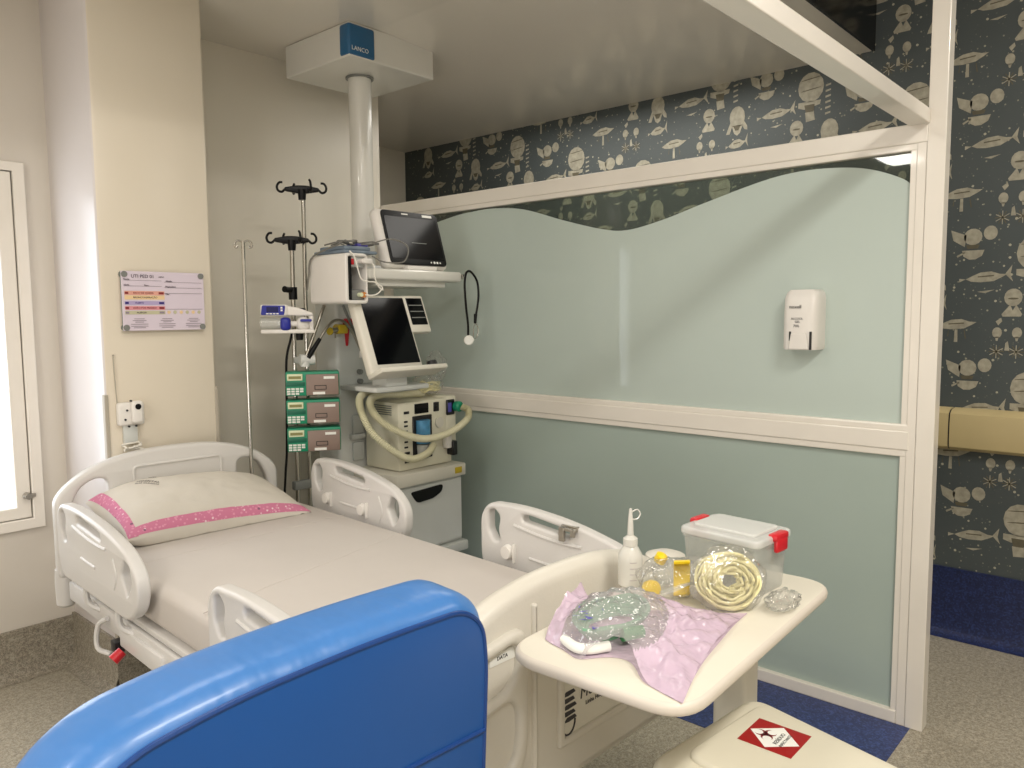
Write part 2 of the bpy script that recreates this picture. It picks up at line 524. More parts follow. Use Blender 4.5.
# wall with the window opening
WX0, WX1, WZ0, WZ1 = .30, 1.02, .64, 2.02
bm = BM()
for a in ((XL - .1, WX0, 0, 2.74), (WX1, 1.16, 0, 2.74), (WX0, WX1, 0, WZ0), (WX0, WX1, WZ1, 2.74)):
    box(bm, a[0], a[1], YB, YB + .12, a[2], a[3])
struct('wall_window', bm, 'wall')
bm = BM(); box(bm, XL - .1, XL, YR, YB, 0, 3.05); struct('wall_left', bm, 'wall')
bm = BM(); box(bm, XL - .1, XW + .1, YR - .1, YR, 0, 3.05); struct('wall_rear', bm, 'wall')

# baseboards: speckled vinyl turned up the wall with a coved foot
def cove(bm, p, q, nrm, h, t=.012):
    p, q, nrm = Vector(p), Vector(q), Vector(nrm)
    prof = [(0, h), (t, h), (t, .06), (t + .012, .025), (t + .035, .006), (t + .06, .001)]
    A = [bm.verts.new(p + nrm * a + Vector((0, 0, z))) for a, z in prof]
    B = [bm.verts.new(q + nrm * a + Vector((0, 0, z))) for a, z in prof]
    for i in range(len(prof) - 1): bm.faces.new((A[i], A[i + 1], B[i + 1], B[i]))
bm = BM(); cove(bm, (XL, YB, 0), (1.156, YB, 0), (0, -1, 0), .195); struct('baseboard_window', bm, 'cove', 30)
bm = BM(); cove(bm, (1.156, YB, 0), (1.156, YP - .012, 0), (-1, 0, 0), .205); cove(bm, (1.144, YP, 0), (1.598, YP, 0), (0, -1, 0), .205)
struct('baseboard_pillar', bm, 'cove', 30)
bm = BM(); cove(bm, (1.598, YB, 0), (2.85, YB, 0), (0, -1, 0), .195); struct('baseboard_back', bm, 'cove', 30)
bm = BM(); cove(bm, (XW, 4.46, 0), (XW, YR, 0), (-1, 0, 0), .305); struct('baseboard_right', bm, 'blue_base', 30)
# grey guards on the pillar corners
bm = BM(); box(bm, 1.151, 1.166, YP - .004, YP + .02, .2, 1.157, .003); struct('trim_3', bm, 'guard')
bm = BM(); box(bm, 1.588, 1.603, YP - .004, YP + .02, .2, 1.157, .003); struct('trim_4', bm, 'guard')

# window: casing, sash, daylit pane, latch
w = bpy.data.objects.new('window_1', None); COL.objects.link(w); w.location = (.66, YB, WZ0); w['kind'] = 'structure'
def wpart(n, bm, m, par=w, smooth=None):
    o = obj(n, bm, m, par, smooth, (.66, YB, WZ0)); return o
bm = BM()
plate(bm, [(WX0 - .04, WZ0 - .042), (WX1 + .042, WZ0 - .042), (WX1 + .042, WZ1 + .035), (WX0 - .04, WZ1 + .035)], [[(WX0, WZ0), (WX1, WZ0), (WX1, WZ1), (WX0, WZ1)]], .03, .004, T3(0, YB - .006) @ XZ)
wpart('window_frame', bm, 'white_frame')
bm = BM()
plate(bm, [(WX0 + .003, WZ0 + .003), (WX1 - .003, WZ0 + .003), (WX1 - .003, WZ1 - .003), (WX0 + .003, WZ1 - .003)], [[(WX0 + .06, WZ0 + .05), (WX1 - .055, WZ0 + .05), (WX1 - .055, WZ1 - .05), (WX0 + .06, WZ1 - .05)]], .04, .005, T3(0, YB + .012) @ XZ)
sash = wpart('window_sash', bm, 'white_frame')
bm = BM(); box(bm, WX0 + .05, WX1 - .045, YB + .03, YB + .034, WZ0 + .04, WZ1 - .04); wpart('window_pane', bm, 'daylight')
bm = BM(); cyl(bm, (1.0, YB - .012, .735), (1.0, YB - .045, .735), .014, .012, 12); box(bm, .985, 1.03, YB - .03, YB - .018, .727, .743, .003)
wpart('window_latch', bm, 'steel', sash, 40)

# wallpapered wall with its printed airships and balloons
bm = BM(); box(bm, XW, XW + .1, YR, 4.56, 0, 3.05)
def ell(cy, cz, ry, rz, n=14, mi=1, rot=0, lift=.0012):
    p = []
    for i in range(n):
        a = 2 * PI * i / n
        h, v = ry * math.cos(a), rz * math.sin(a)
        c, s = math.cos(rot), math.sin(rot)
        p.append((XW - lift, cy - (h * c - v * s), cz + (h * s + v * c)))
    poly(bm, p, mi)
def shp(cy, cz, pts, mi=1, lift=.0012):
    poly(bm, [(XW - lift, cy - h, cz + v) for h, v in pts], mi)
def airship(y, z, s=1., mast=False):
    shp(y, z, [(-.075 * s, -.006), (-.05 * s, .008), (-.02 * s, .022), (.02 * s, .025), (.05 * s, .014), (.078 * s, .012), (.06 * s, 0), (.03 * s, -.016), (-.02 * s, -.02), (-.055 * s, -.016)])
    shp(y, z, [(-.03 * s, .006), (.03 * s, .01), (.03 * s, .005), (-.03 * s, .001)], 2, .0018)
    if mast:
        shp(y, z, [(-.005, -.02), (.006, -.02), (.007, -.075), (-.007, -.075)])
        shp(y, z, [(.03, -.022), (.033, -.022), (.04, -.06), (.035, -.06)], 2)
        shp(y, z, [(-.03, -.022), (-.028, -.022), (-.03, -.05), (-.034, -.05)], 2)
    else:
        shp(y, z, [(-.075 * s, -.006), (-.1 * s, -.002), (-.1 * s, -.018)])
        shp(y, z, [(.07 * s, .012), (.095 * s, .05), (.09 * s, .01), (.1 * s, -.02)])
        if s > .9: shp(y, z - .06, [(-.03, 0), (0, -.006), (.035, .008), (.0, .004)])
def finned(y, z):
    ell(y, z + .03, .042, .055)
    shp(y, z, [(-.036, .01), (-.055, -.035), (-.06, -.05), (-.04, -.05), (-.028, -.015)])
    shp(y, z, [(.036, .01), (.055, -.02), (.056, -.04), (.04, -.035), (.028, -.015)])
    shp(y, z, [(-.03, -.01), (.03, -.01), (.016, -.05), (0, -.062), (-.016, -.05)])
    shp(y, z, [(-.02, -.012), (.02, -.012), (.008, -.036), (-.01, -.036)], 2, .0018)
    airship(y - .0, z - .105, .62)
def winged(y, z):
    ell(y, z + .012, .035, .035)
    shp(y, z, [(-.025, .02), (-.085, .045), (-.075, .0), (-.03, -.03)])
    ell(y - .065, z + .025, .026, .03)
    shp(y, z, [(-.026, -.022), (.026, -.022), (.02, -.038), (-.02, -.038)], 2, .0018)
    shp(y, z, [(-.04, -.045), (.045, -.045), (.036, -.07), (.012, -.084), (-.012, -.084), (-.034, -.07)])
    shp(y, z, [(-.06, -.066), (-.03, -.05), (-.028, -.056), (-.056, -.074)])
def twins(y, z):
    for o in (-.036, .036):
        ell(y - o, z + .03, .018, .023)
        shp(y - o, z, [(-.007, .012), (.007, .012), (.003, -.005), (-.003, -.005)])
        for k in range(6):
            a = k * PI / 6
            c, s = math.cos(a), math.sin(a)
            shp(y - o, z - .05, [(.028 * c - .0018 * s, .028 * s + .0018 * c), (.028 * c + .0018 * s, .028 * s - .0018 * c), (-.028 * c + .0018 * s, -.028 * s - .0018 * c), (-.028 * c - .0018 * s, -.028 * s + .0018 * c)], 1 if k % 2 else 2)
    shp(y, z - .025, [(-.006, -.02), (.012, -.02), (.005, .02), (-.004, .012)])
def ballship(y, z):
    ell(y, z + .025, .033, .037)
    shp(y, z, [(-.04, -.045), (-.01, -.005), (.0, -.03), (.012, -.005), (.034, -.045), (.03, -.055), (-.036, -.055)])
    shp(y, z, [(-.06, -.075), (-.04, -.06), (-.036, -.075), (-.05, -.092)])
    ell(y, z + .02, .02, .004, 10, 2, 0, .0018)
def ladder(y, z):
    ell(y, z + .03, .062, .07)
    shp(y, z, [(-.06, -.035), (.05, -.035), (.045, -.055), (.01, -.062), (-.03, -.07), (-.06, -.06)])
    shp(y, z, [(-.03, -.05), (.02, -.05), (.015, -.085), (-.022, -.085)], 2, .0018)
    shp(y, z, [(-.026, -.085), (.016, -.08), (.022, -.125), (-.02, -.13)])
    for k in range(6): shp(y, z, [(.07, .03 - k * .026), (.095, .034 - k * .026), (.095, .026 - k * .026), (.07, .02 - k * .026)])
    for k in (-.02, .03): ell(y, z + .04 + k, .05, .0025, 12, 2, .1, .0018)
for i in range(-6, 9):
    for j in range(-8, 9):
        oy, oz = -.469 * i, -.138 * i + .5615 * j
        for fn, y, z in ((finned, 2.331, 2.553), (airship, 2.125, 2.564), (ballship, 2.021, 2.453), (lambda a, b: airship(a, b, 1., True), 2.229, 2.363), (twins, 2.038, 2.30), (winged, 2.179, 2.165), (ladder, 1.955, 2.63)):
            yy, zz = y + oy, z + oz
            if .43 < zz < 2.93 and -1.2 < yy < 4.36: fn(yy, zz)
bm.normal_update()
struct('wall_right', bm, ['paper', 'motif', 'motif_dark'])

# ------------------------------------------------------------------ glazed partition with its overhead beam
PX = 2.851
pt = Thing('partition', None, None, (PX, 2.1, 0), world=True, kind='structure')
def rail(n, y0, y1, z0, z1, x0=PX, x1=PX + .06, b=.003):
    bm = BM(); box(bm, x0, x1, y0, y1, z0, z1, b, 2); return pt.part(n, bm, 'white_frame', smooth=None)
rail('post', .662, .718, 0, CZH)
bm = BM(); box(bm, PX + .004, PX + .056, .719, .749, 0, 2.004, .003); box(bm, PX + .0078, PX + .05, .745, .768, .03, 1.985, .002)
pt.part('stile', bm, 'white_frame', smooth=None)
bm = BM(); box(bm, PX + .002, PX + .058, 3.46, 3.527, 0, 2.06, .003); pt.part('stile', bm, 'white_frame', smooth=None)
bm = BM(); box(bm, PX, PX + .06, .716, 3.527, 2.0, 2.064, .004); box(bm, PX + .006, PX + .052, .735, 3.47, 1.978, 2.006, .004); pt.part('top_rail', bm, 'white_frame', smooth=None)
bm = BM(); box(bm, PX + .001, PX + .06, .740, 3.47, .975, 1.04, .004); box(bm, PX + .006, PX + .052, .740, 3.47, .951, .978, .004); box(bm, PX + .004, PX + .052, .740, 3.47, 1.036, 1.064, .006); pt.part('middle_rail', bm, 'white_frame', smooth=None)
bm = BM(); box(bm, PX + .002, PX + .058, .749, 3.47, 0, .046, .004); pt.part('bottom_rail', bm, 'white_frame', smooth=None)
bm = BM(); box(bm, -1.2, PX, .71, .775, 2.058, 2.104, .003); pt.part('overhead_beam', bm, 'white_frame', smooth=None)
bm = BM(); box(bm, PX + .03, PX + .034, .76, 3.47, 1.055, 1.985); pt.part('upper_pane', bm, 'glass', smooth=None)
# frosted film with the wavy top edge
wave = [(3.47, 1.86), (3.35, 1.895), (3.198, 1.918), (2.964, 1.957), (2.82, 1.969), (2.679, 1.971), (2.483, 1.948), (2.241, 1.876), (2.018, 1.818), (1.887, 1.806), (1.716, 1.835), (1.534, 1.883), (1.287, 1.943), (1.135, 1.961), (.994, 1.955), (.893, 1.935), (.80, 1.896), (.762, 1.866)]
wp = smooth_path([(a, b, 0) for a, b in wave], 6)
bm = BM()
plate(bm, [(p.x, p.y) for p in wp] + [(.762, 1.06), (3.47, 1.06)], (), .003, .0004, T3(PX + .026) @ YZ)
pt.part('frosted_film', bm, 'frost', smooth=None)
bm = BM(); box(bm, PX + .024, PX + .03, .76, 3.47, .04, .955); pt.part('lower_pane', bm, 'frost_low', smooth=None)

# ------------------------------------------------------------------ bumper rail on the wallpapered wall
t = Thing('bumper_rail', 'tan padded bumper rail running along the dark balloon wallpaper', 'wall rail', (3.8, .2, .93), world=True)
def dsec(bm, y0, y1, mi=0, ex=0.):
    prof = [(XW - .0008, .842 - ex), (XW - .06, .846 - ex), (XW - .085 - ex, .862), (XW - .09 - ex, .90), (XW - .09 - ex, .97), (XW - .085 - ex, 1.006), (XW - .06, 1.022 + ex), (XW - .0008, 1.026 + ex)]
    A = [bm.verts.new((x, y0, z)) for x, z in prof]; B = [bm.verts.new((x, y1, z)) for x, z in prof]
    for i in range(len(prof)): bm.faces.new((A[i], A[(i + 1) % 8], B[(i + 1) % 8], B[i]))
    bm.faces.new(A[::-1]); bm.faces.new(B)
bm = BM(); dsec(bm, -2.19, .812); t.part('rail_body', bm, 'bumper')
bm = BM(); dsec(bm, .812, .818, 0, -.004); t.part('joint_strip', bm, 'dark')
bm = BM(); dsec(bm, .818, 1.02); t.part('end_cap', bm, 'bumper')

# ------------------------------------------------------------------ sign on the pillar
SY = YP - .02
t = Thing('patient_sign', 'glass patient information sign with coloured bars on the beige pillar', 'sign', (1.385, SY, 1.395), world=True)
sx0, sx1, sz0, sz1 = 1.225, 1.548, 1.396, 1.622
bm = BM(); box(bm, sx0, sx1, SY - .004, SY + .004, sz0, sz1, .001, 1, 0)
for f in bm.faces:
    if abs(f.normal.y) < .5: f.material_index = 1
t.part('glass_plate', bm, ['acrylic', 'glass_edge'], smooth=None)
W_, H_ = sx1 - sx0, sz1 - sz0
def pos(u, v, dy=.0052): return T3(sx0 + u * W_, SY - dy, sz1 - v * H_) @ XZ
bm = BM()
def bar(u0, u1, v0, v1, mi): box(bm, sx0 + u0 * W_, sx0 + u1 * W_, SY - .0049, SY - .0041, sz1 - v1 * H_, sz1 - v0 * H_, 0, 1, mi)
for i, (v0, v1) in enumerate(((.33, .40), (.405, .475), (.50, .565), (.585, .65), (.665, .725))):
    bar(.03, .5, v0, v1, i)
t.part('colour_bars', bm, ['salmon', 'sand', 'lilac', 'rose', 'olive'], smooth=None)
bm = BM()
text(bm, 'UTI PED 01', .018, pos(.25, .085), 0, spacing=1.0)
text(bm, 'LEITO', .008, pos(.47, .09), 0)
for u0, u1, v, mi in ((.03, .47, .15, 3), (.03, .47, .245, 3), (.5, .97, .17, 3), (.5, .97, .265, 3), (.5, .97, .36, 3), (.5, .97, .635, 3)):
    box(bm, sx0 + u0 * W_, sx0 + u1 * W_, SY - .0054, SY - .0046, sz1 - (v + .006) * H_, sz1 - v * H_, 0, 1, mi)
for s, u, v in (('Nome:', .06, .135), ('Idade:', .06, .23), ('Peso:', .29, .235), ('Alergia:', .56, .155), ('Diagnóstico:', .58, .25), ('Obs.:', .54, .38)):
    text(bm, s, .0085, pos(u, v), 0)
for s, u, v, mi in (('RISCO DE QUEDA', .25, .365, 2), ('BRONCOASPIRAÇÃO', .27, .44, 0), ('FLEBITE', .2, .533, 1), ('LESÃO POR PRESSÃO', .26, .617, 2), ('ALERGIA', .22, .695, 0)):
    text(bm, s, .0095, pos(u, v), mi)
for v, mi in ((.365, 2), (.533, 1), (.617, 2), (.695, 3)):
    for u0, u1 in ((.035, .075), (.43, .49)): box(bm, sx0 + u0 * W_, sx0 + u1 * W_, SY - .0054, SY - .0046, sz1 - (v + .018) * H_, sz1 - (v - .018) * H_, 0, 1, mi)
for u in (.17, .5, .83):
    for k, (wd, v) in enumerate(((.12, .795), (.16, .825), (.10, .85), (.2, .885), (.2, .92), (.14, .945))):
        box(bm, sx0 + (u - wd / 2 + .02) * W_, sx0 + (u + wd / 2 + .02) * W_, SY - .0052, SY - .0046, sz1 - (v + .01) * H_, sz1 - v * H_, 0, 1, 3)
t.part('printed_text', bm, ['print_dk', 'print_bl', 'print_rd', 'print_gr'], smooth=None)
bm = BM()
for k in range(6): cyl(bm, (sx0 + (.545 + .076 * k) * W_, SY - .0056, sz1 - .69 * H_), (sx0 + (.545 + .076 * k) * W_, SY - .0042, sz1 - .69 * H_), .0068, None, 12, k % 2)
t.part('round_icons', bm, ['sand', 'olive'], smooth=None)
for x in (sx0 + .012, sx1 - .012):
    for z in (sz0 + .012, sz1 - .012):
        bm = BM(); cyl(bm, (x, YP - .0005, z), (x, SY - .008, z), .012, .0115, 18); t.part('standoff_cap', bm, 'grey_dk')

# wall device with coiled cord
t = Thing('wall_call_unit', 'small white wall device with black round eye and coiled cord, above the headboard', 'wall device', (1.236, YP, 1.03), world=True)
bm = BM(); box(bm, 1.188, 1.288, YP - .03, YP - .0005, 1.035, 1.125, .012, 3); t.part('housing', bm, 'white_pl')
bm = BM(); box(bm, 1.232, 1.275, YP - .05, YP - .03, 1.045, 1.13, .014, 3); fr = t.part('call_handset', bm, 'white_pl')
bm = BM(); cyl(bm, (1.254, YP - .049, 1.108), (1.254, YP - .053, 1.108), .011, None, 16); t.part('round_eye', bm, 'black_pl', fr)
for x, z in ((1.236, 1.13), (1.22, 1.095), (1.212, 1.06), (1.225, 1.033), (1.252, 1.033)):
    bm = BM(); cyl(bm, (x, YP - .026, z), (x, YP - .034, z), .004, None, 8); t.part('screw_head', bm, 'dark')
bm = BM(); box(bm, 1.21, 1.262, YP - .018, YP - .0005, .965, 1.036, .004); t.part('cord_holder', bm, 'light_grey')
bm = BM()
pts = []
for k in range(70):
    a = k * .62
    pts.append((1.235 + .035 * math.sin(k * .11 * 2) + .007 * math.cos(a), YP - .024 + .008 * math.sin(a), .955 - .014 * math.sin(k * .16)))
tube(bm, pts, .0035, 6); t.part('coiled_cord', bm, 'white_cl')
bm = BM(); tube(bm, [(1.196, YP - .004, 1.12), (1.192, YP - .005, 1.2), (1.19, YP - .004, 1.3)], .0018, 6, smooth=4); ball(bm, (1.19, YP - .005, 1.305), .004, seg=8); t.part('thin_wire', bm, 'guard')

# ------------------------------------------------------------------ ceiling pendant: box, column, service console, shelf
PCX, PCY = 2.375, 3.075
t = Thing('ceiling_pendant', 'ceiling mounted medical supply pendant with square box, white column and shelf', 'ceiling pendant', (PCX, PCY, .58), world=True)
bm = BM(); box(bm, 2.145, 2.64, 2.845, 3.34, 2.572, 2.7185, .006, 2); t.part('ceiling_box', bm, 'lamp_white', smooth=None)
bm = BM(); box(bm, 2.139, 2.285, 2.839, 2.91, 2.578, 2.712, .012, 3); bp_ = t.part('corner_panel', bm, 'teal')
bm = BM(); text(bm, 'LANCO', .026, T3(2.2, 2.8385, 2.607) @ XZ, spacing=1.05); t.part('logo_text', bm, 'label_w', bp_, smooth=None)
bm = BM(); cyl(bm, (PCX, PCY, 2.5715), (PCX, PCY, 2.563), .066, None, 28); t.part('collar', bm, 'grey_dk')
bm = BM(); cyl(bm, (PCX, PCY, 2.568), (PCX, PCY, 1.68), .054, None, 32); t.part('column', bm, 'lamp_white')
bm = BM(); box(bm, 2.165, 2.46, 3.02, 3.2, .58, 1.69, .02, 3); cons = t.part('service_console', bm, 'light_grey')
bm = BM()
for z in (.80, .93): box(bm, 2.235, 2.30, 3.006, 3.0205, z - .045, z + .045, .006)
box(bm, 2.22, 2.3, 2.995, 3.0205, .86, .885, .004)
t.part('socket_panel', bm, 'grey', cons)
for k in range(3):
    bm = BM(); cyl(bm, (2.285, 3.0, 1.09 + k * .045), (2.285, 3.021, 1.09 + k * .045), .012, None, 12); t.part('gas_socket', bm, 'grey_dk', cons)
bm = BM(); box(bm, 2.09, 2.652, 2.68, 3.018, 1.602, 1.65, .012, 3); box(bm, 2.16, 2.58, 2.72, 3.0, 1.575, 1.604, .006)
sh = t.part('shelf', bm, 'lamp_white')
bm = BM(); box(bm, 2.652, 2.668, 2.675, 3.0, 1.618, 1.64, .004); t.part('side_rail', bm, 'chrome', sh)
bm = BM(); box(bm, 2.088, 2.12, 2.76, 2.86, 1.60, 1.64, .005); t.part('module_bracket', bm, 'grey', sh)

# monitor on the shelf
mt = Thing('patient_monitor', 'widescreen patient monitor with white shell standing on the pendant shelf', 'monitor', (2.425, 2.74, 1.6505))
tilt = T3(0, -.02, .012) @ RX(-17)
bm = BM(); box(bm, -.20, .185, -.0, .06, 0, .283, .028, 4, 0, tilt); mt.part('shell', bm, 'white_pl')
bm = BM(); plate(bm, rounded([(-.172, .012), (.17, .012), (.17, .271), (-.172, .271)], .026), (), .004, .0015, tilt @ T3(0, -.001, 0) @ XZ); fr = mt.part('bezel', bm, 'black_pl')
bm = BM(); box(bm, -.158, .156, -.0045, -.0025,   .042, .242, 0, 1, 0, tilt); mt.part('screen', bm, 'grey_screen', fr, smooth=None)
bm = BM()
box(bm, -.05, -.012, -.0042, -.003, .255, .261, 0, 1, 0, tilt)
box(bm, .075, .135, -.0042, -.003, .2515, .2635, 0, 1, 0, tilt)
box(bm, -.025, .065, -.0052, -.0044, .118, .121, 0, 1, 1, tilt)
for k, x in enumerate((.07, .09, .108, .126)): cyl(bm, (x, -.003, .028), (x, -.0045, .028), .006 if k in (1, 2) else .004, None, 12, 0, True, tilt)
mt.part('front_markings', bm, ['label_w', 'grey_dk'], fr, smooth=None)
bm = BM(); box(bm, -.09, .09, -.035, .06, 0, .02, .006); box(bm, -.05, .05, .0, .05, .018, .10, .01); mt.part('foot', bm, 'white_pl')

# module rack left of the shelf
mr = Thing('module_rack', 'white module housing with open slot side, left of the patient monitor', 'monitor module', (2.03, 2.81, 1.496), world=True)
bm = BM()
plate(bm, rounded([(1.974, 1.497), (2.09, 1.497), (2.09, 1.708), (1.974, 1.708)], .02), [rounded([(1.99, 1.512), (2.08, 1.512), (2.08, 1.694), (1.99, 1.694)], .006)], .26, .006, T3(0, 2.81) @ XZ)
box(bm, 1.98, 2.085, 2.93, 2.94, 1.505, 1.7, .003)
mr.part('housing', bm, 'white_pl')
bm = BM(); box(bm, 1.9905, 2.004, 2.681, 2.74, 1.5125, 1.6935); mr.part('slot_edge', bm, 'black_pl', smooth=None)
bm = BM(); box(bm, 2.004, 2.0795, 2.69, 2.92, 1.650, 1.6935, .003); o = mr.part('upper_module', bm, 'grey')
bm = BM(); box(bm, 2.008, 2.022, 2.684, 2.692, 1.66, 1.685, .002); mr.part('red_key', bm, 'red', o)
bm = BM(); box(bm, 2.004, 2.0795, 2.695, 2.92, 1.513, 1.556, .003); o = mr.part('lower_module', bm, 'grey_dk')
bm = BM()
cyl(bm, (2.05, 2.697, 1.535), (2.05, 2.675, 1.535), .009, None, 14, 0); cyl(bm, (2.068, 2.697, 1.535), (2.068, 2.68, 1.535), .012, None, 14, 1)
mr.part('gas_connector', bm, ['lcd_frame', 'orange'], o)
bm = BM(); cyl(bm, (2.05, 2.692, 1.675), (2.05, 2.655, 1.675), .01, None, 12); box(bm, 2.045, 2.09, 2.645, 2.668, 1.664, 1.686, .006)
mr.part('white_plug', bm, 'white_pl')

bm = BM()
box(bm, 1.985, 2.16, 2.70, 2.92, 1.709, 1.722, .005, 2, 0); box(bm, 2.0, 2.14, 2.72, 2.9, 1.722, 1.742, .008, 2, 0)
single('accessory_tray', bm, 'tray', 'shallow blue grey tray of accessories on top of the white module housing', 'tray', base=(2.07, 2.8, 1.709))
bm = BM(); box(bm, 2.09, 2.15, 2.75, 2.83, 1.7425, 1.757, .006); single('sensor_clip', bm, 'purple', 'small purple clip lying on the accessory tray beside the monitor', 'clip', base=(2.12, 2.79, 1.7425))
cb = Thing('sensor_cables', 'tangle of thin grey sensor cables over the accessory tray', 'cable', (2.08, 2.76, 1.7425), world=True)
for k in range(5):
    bm = BM()
    rr = random.Random(k + 3)
    pts = [(2.0 + .02 * k, 2.86 - .02 * k, 1.75)]
    for j in range(5): pts.append((2.02 + .045 * j + rr.uniform(-.02, .02), 2.76 + rr.uniform(-.05, .07), 1.752 + rr.uniform(0, .018)))
    tube(bm, pts, .0032, 6, smooth=6); cb.part('cable', bm, 'grey_cl')
bm = BM(); tube(bm, [(2.13, 2.72, 1.752), (2.2, 2.66, 1.775), (2.26, 2.62, 1.745), (2.24, 2.62, 1.68), (2.17, 2.66, 1.675), (2.12, 2.69, 1.70)], .0032, 6, smooth=8); cb.part('cable', bm, 'grey_cl')
bm = BM(); tube(bm, [(2.0, 2.75, 1.752), (1.975, 2.72, 1.745), (1.965, 2.9, 1.70), (1.963, 2.93, 1.62), (1.966, 2.95, 1.56)], .004, 6, smooth=8); cb.part('cable', bm, 'grey_cl')
wc = Thing('lead_cables', 'looped white lead cables plugged into the module housing', 'cable', (2.07, 2.66, 1.53), world=True)
bm = BM(); tube(bm, [(1.99, 2.672, 1.715), (2.01, 2.666, 1.69), (2.025, 2.664, 1.64), (2.04, 2.662, 1.60), (2.075, 2.66, 1.59), (2.11, 2.66, 1.588), (2.145, 2.66, 1.57), (2.15, 2.66, 1.555), (2.13, 2.66, 1.57), (2.105, 2.655, 1.61), (2.10, 2.65, 1.65), (2.09, 2.655, 1.672)], .0032, 6, smooth=8); wc.part('cable', bm, 'white_cl')
bm = BM(); tube(bm, [(2.068, 2.676, 1.535), (2.09, 2.66, 1.532), (2.12, 2.655, 1.54), (2.145, 2.655, 1.562)], .003, 6, smooth=8); wc.part('cable', bm, 'white_cl')

# stethoscope over the shelf end
st = Thing('stethoscope', 'black stethoscope hanging from the right end of the pendant shelf', 'stethoscope', (2.68, 2.68, 1.32), world=True)
bm = BM(); tube(bm, [(2.662, 2.655, 1.345), (2.662, 2.655, 1.40), (2.652, 2.655, 1.47), (2.646, 2.656, 1.54), (2.648, 2.66, 1.60), (2.665, 2.664, 1.648), (2.70, 2.668, 1.652), (2.742, 2.67, 1.61), (2.752, 2.67, 1.545), (2.742, 2.67, 1.48), (2.73, 2.67, 1.44)], .0055, 8, smooth=8); st.part('tubing', bm, 'black_pl')
bm = BM(); cyl(bm, (2.655, 2.644, 1.325), (2.662, 2.652, 1.325), .024, .022, 24); cyl(bm, (2.652, 2.641, 1.325), (2.655, 2.644, 1.325), .02, .024, 24, 1); st.part('chest_piece', bm, ['chrome', 'label_w'])
bm = BM(); cyl(bm, (2.73, 2.67, 1.45), (2.726, 2.67, 1.405), .009, .007, 10); st.part('yoke', bm, 'black_pl')
for dx in (-.012, .014):
    bm = BM(); tube(bm, [(2.727, 2.67, 1.41), (2.727 + dx * 1.2, 2.668, 1.38), (2.722 + dx, 2.668, 1.34), (2.70 + dx * .6, 2.668, 1.325)], .0024, 6, smooth=6); e = st.part('ear_tube', bm, 'chrome')
    bm = BM(); ball(bm, (2.70 + dx * .6, 2.668, 1.325), .007, seg=10); st.part('ear_tip', bm, 'label_w', e)

# ------------------------------------------------------------------ ventilator: screen, body, hoses on its cart
vs = Thing('ventilator_screen', 'tilted ventilator display with tall black screen and side keypad, under the pendant shelf', 'ventilator display', (2.195, 2.66, 1.083))
tl = T3(0, -.055, .135) @ RX(-22)
bm = BM(); box(bm, -.158, .135, 0, .045, -.02, .345, .012, 3, 0, tl); box(bm, .12, .245, .0, .035, .165, .345, .008, 2, 0, tl); vs.part('casing', bm, 'cream')
bm = BM(); box(bm, -.118, .122, -.003, .001, .022, .33, .002, 1, 0, tl); vs.part('screen', bm, 'screen', smooth=None)
bm = BM(); box(bm, .138, .232, -.003, .001, .20, .33, .002, 1, 0, tl); k_ = vs.part('keypad', bm, 'screen', smooth=None)
bm = BM()
for i in range(3): box(bm, .145, .225, -.004, -.0028, .232 + i * .03, .236 + i * .03, 0, 1, 0, tl)
vs.part('key_line', bm, 'grey_dk', k_, smooth=None)
bm = BM(); box(bm, -.165, .21, -.075, .03, -.035, -.012, .008, 2, 0, tl); box(bm, -.14, .17, -.06, -.01, -.013, -.011, 0, 1, 1, tl); tr = vs.part('tray_lip', bm, ['cream', 'dark'])
bm = BM(); cyl(bm, (.155, -.035, -.012), (.155, -.035, .012), .026, .022, 20, 0, True, tl); vs.part('dial_knob', bm, 'dark', tr)
bm = BM(); box(bm, -.06, .06, -.03, .07, .045, .115, .008); box(bm, -.13, .17, -.05, .1, .036, .058, .006); vs.part('swivel_arm', bm, 'light_grey')
bm = BM(); box(bm, -.02, .19, .05, .36, .02, .04, .004); vs.part('mounting_arm', bm, 'grey')

vb = Thing('ventilator', 'ivory ventilator unit with hoses and blue labelled cartridge, on the drawer cart', 'ventilator', (2.48, 2.88, .7205), world=True)
bm = BM(); box(bm, 2.30, 2.64, 2.755, 3.0, .724, 1.045, .01, 2); box(bm, 2.60, 2.668, 2.752, 3.0, .80, 1.052, .008, 2); vb.part('body', bm, 'vent')
bm = BM()
for k in range(5): box(bm, 2.297, 2.301, 2.80, 2.96, .985 + k * .01, .989 + k * .01, 0)
vb.part('vent_slots', bm, 'grey_dk', smooth=None)
bm = BM(); box(bm, 2.40, 2.485, 2.75, 2.757, .985, 1.032, .002); vb.part('display', bm, 'screen')
bm = BM(); box(bm, 2.385, 2.505, 2.748, 2.757, .77, .975, .003, 1, 0); vb.part('cartridge_bay', bm, 'dark')
bm = BM(); cyl(bm, (2.438, 2.742, .845), (2.438, 2.742, .955), .036, None, 24); vb.part('blue_cartridge', bm, 'blue_lbl')
bm = BM(); cyl(bm, (2.438, 2.744, .775), (2.438, 2.744, .84), .028, .034, 20); vb.part('water_trap', bm, 'grey')
bm = BM(); box(bm, 2.52, 2.555, 2.751, 2.757, .985, 1.03, .002, 1); cyl(bm, (2.537, 2.752, 1.005), (2.537, 2.744, 1.005), .01, None, 12); vb.part('port_panel', bm, 'dark')
bm = BM(); box(bm, 2.598, 2.652, 2.742, 2.754, .96, 1.035, .004, 1, 0); box(bm, 2.604, 2.625, 2.739, 2.743, .975, 1.02, 0, 1, 1); vb.part('outlet_block', bm, ['dark', 'purple'])
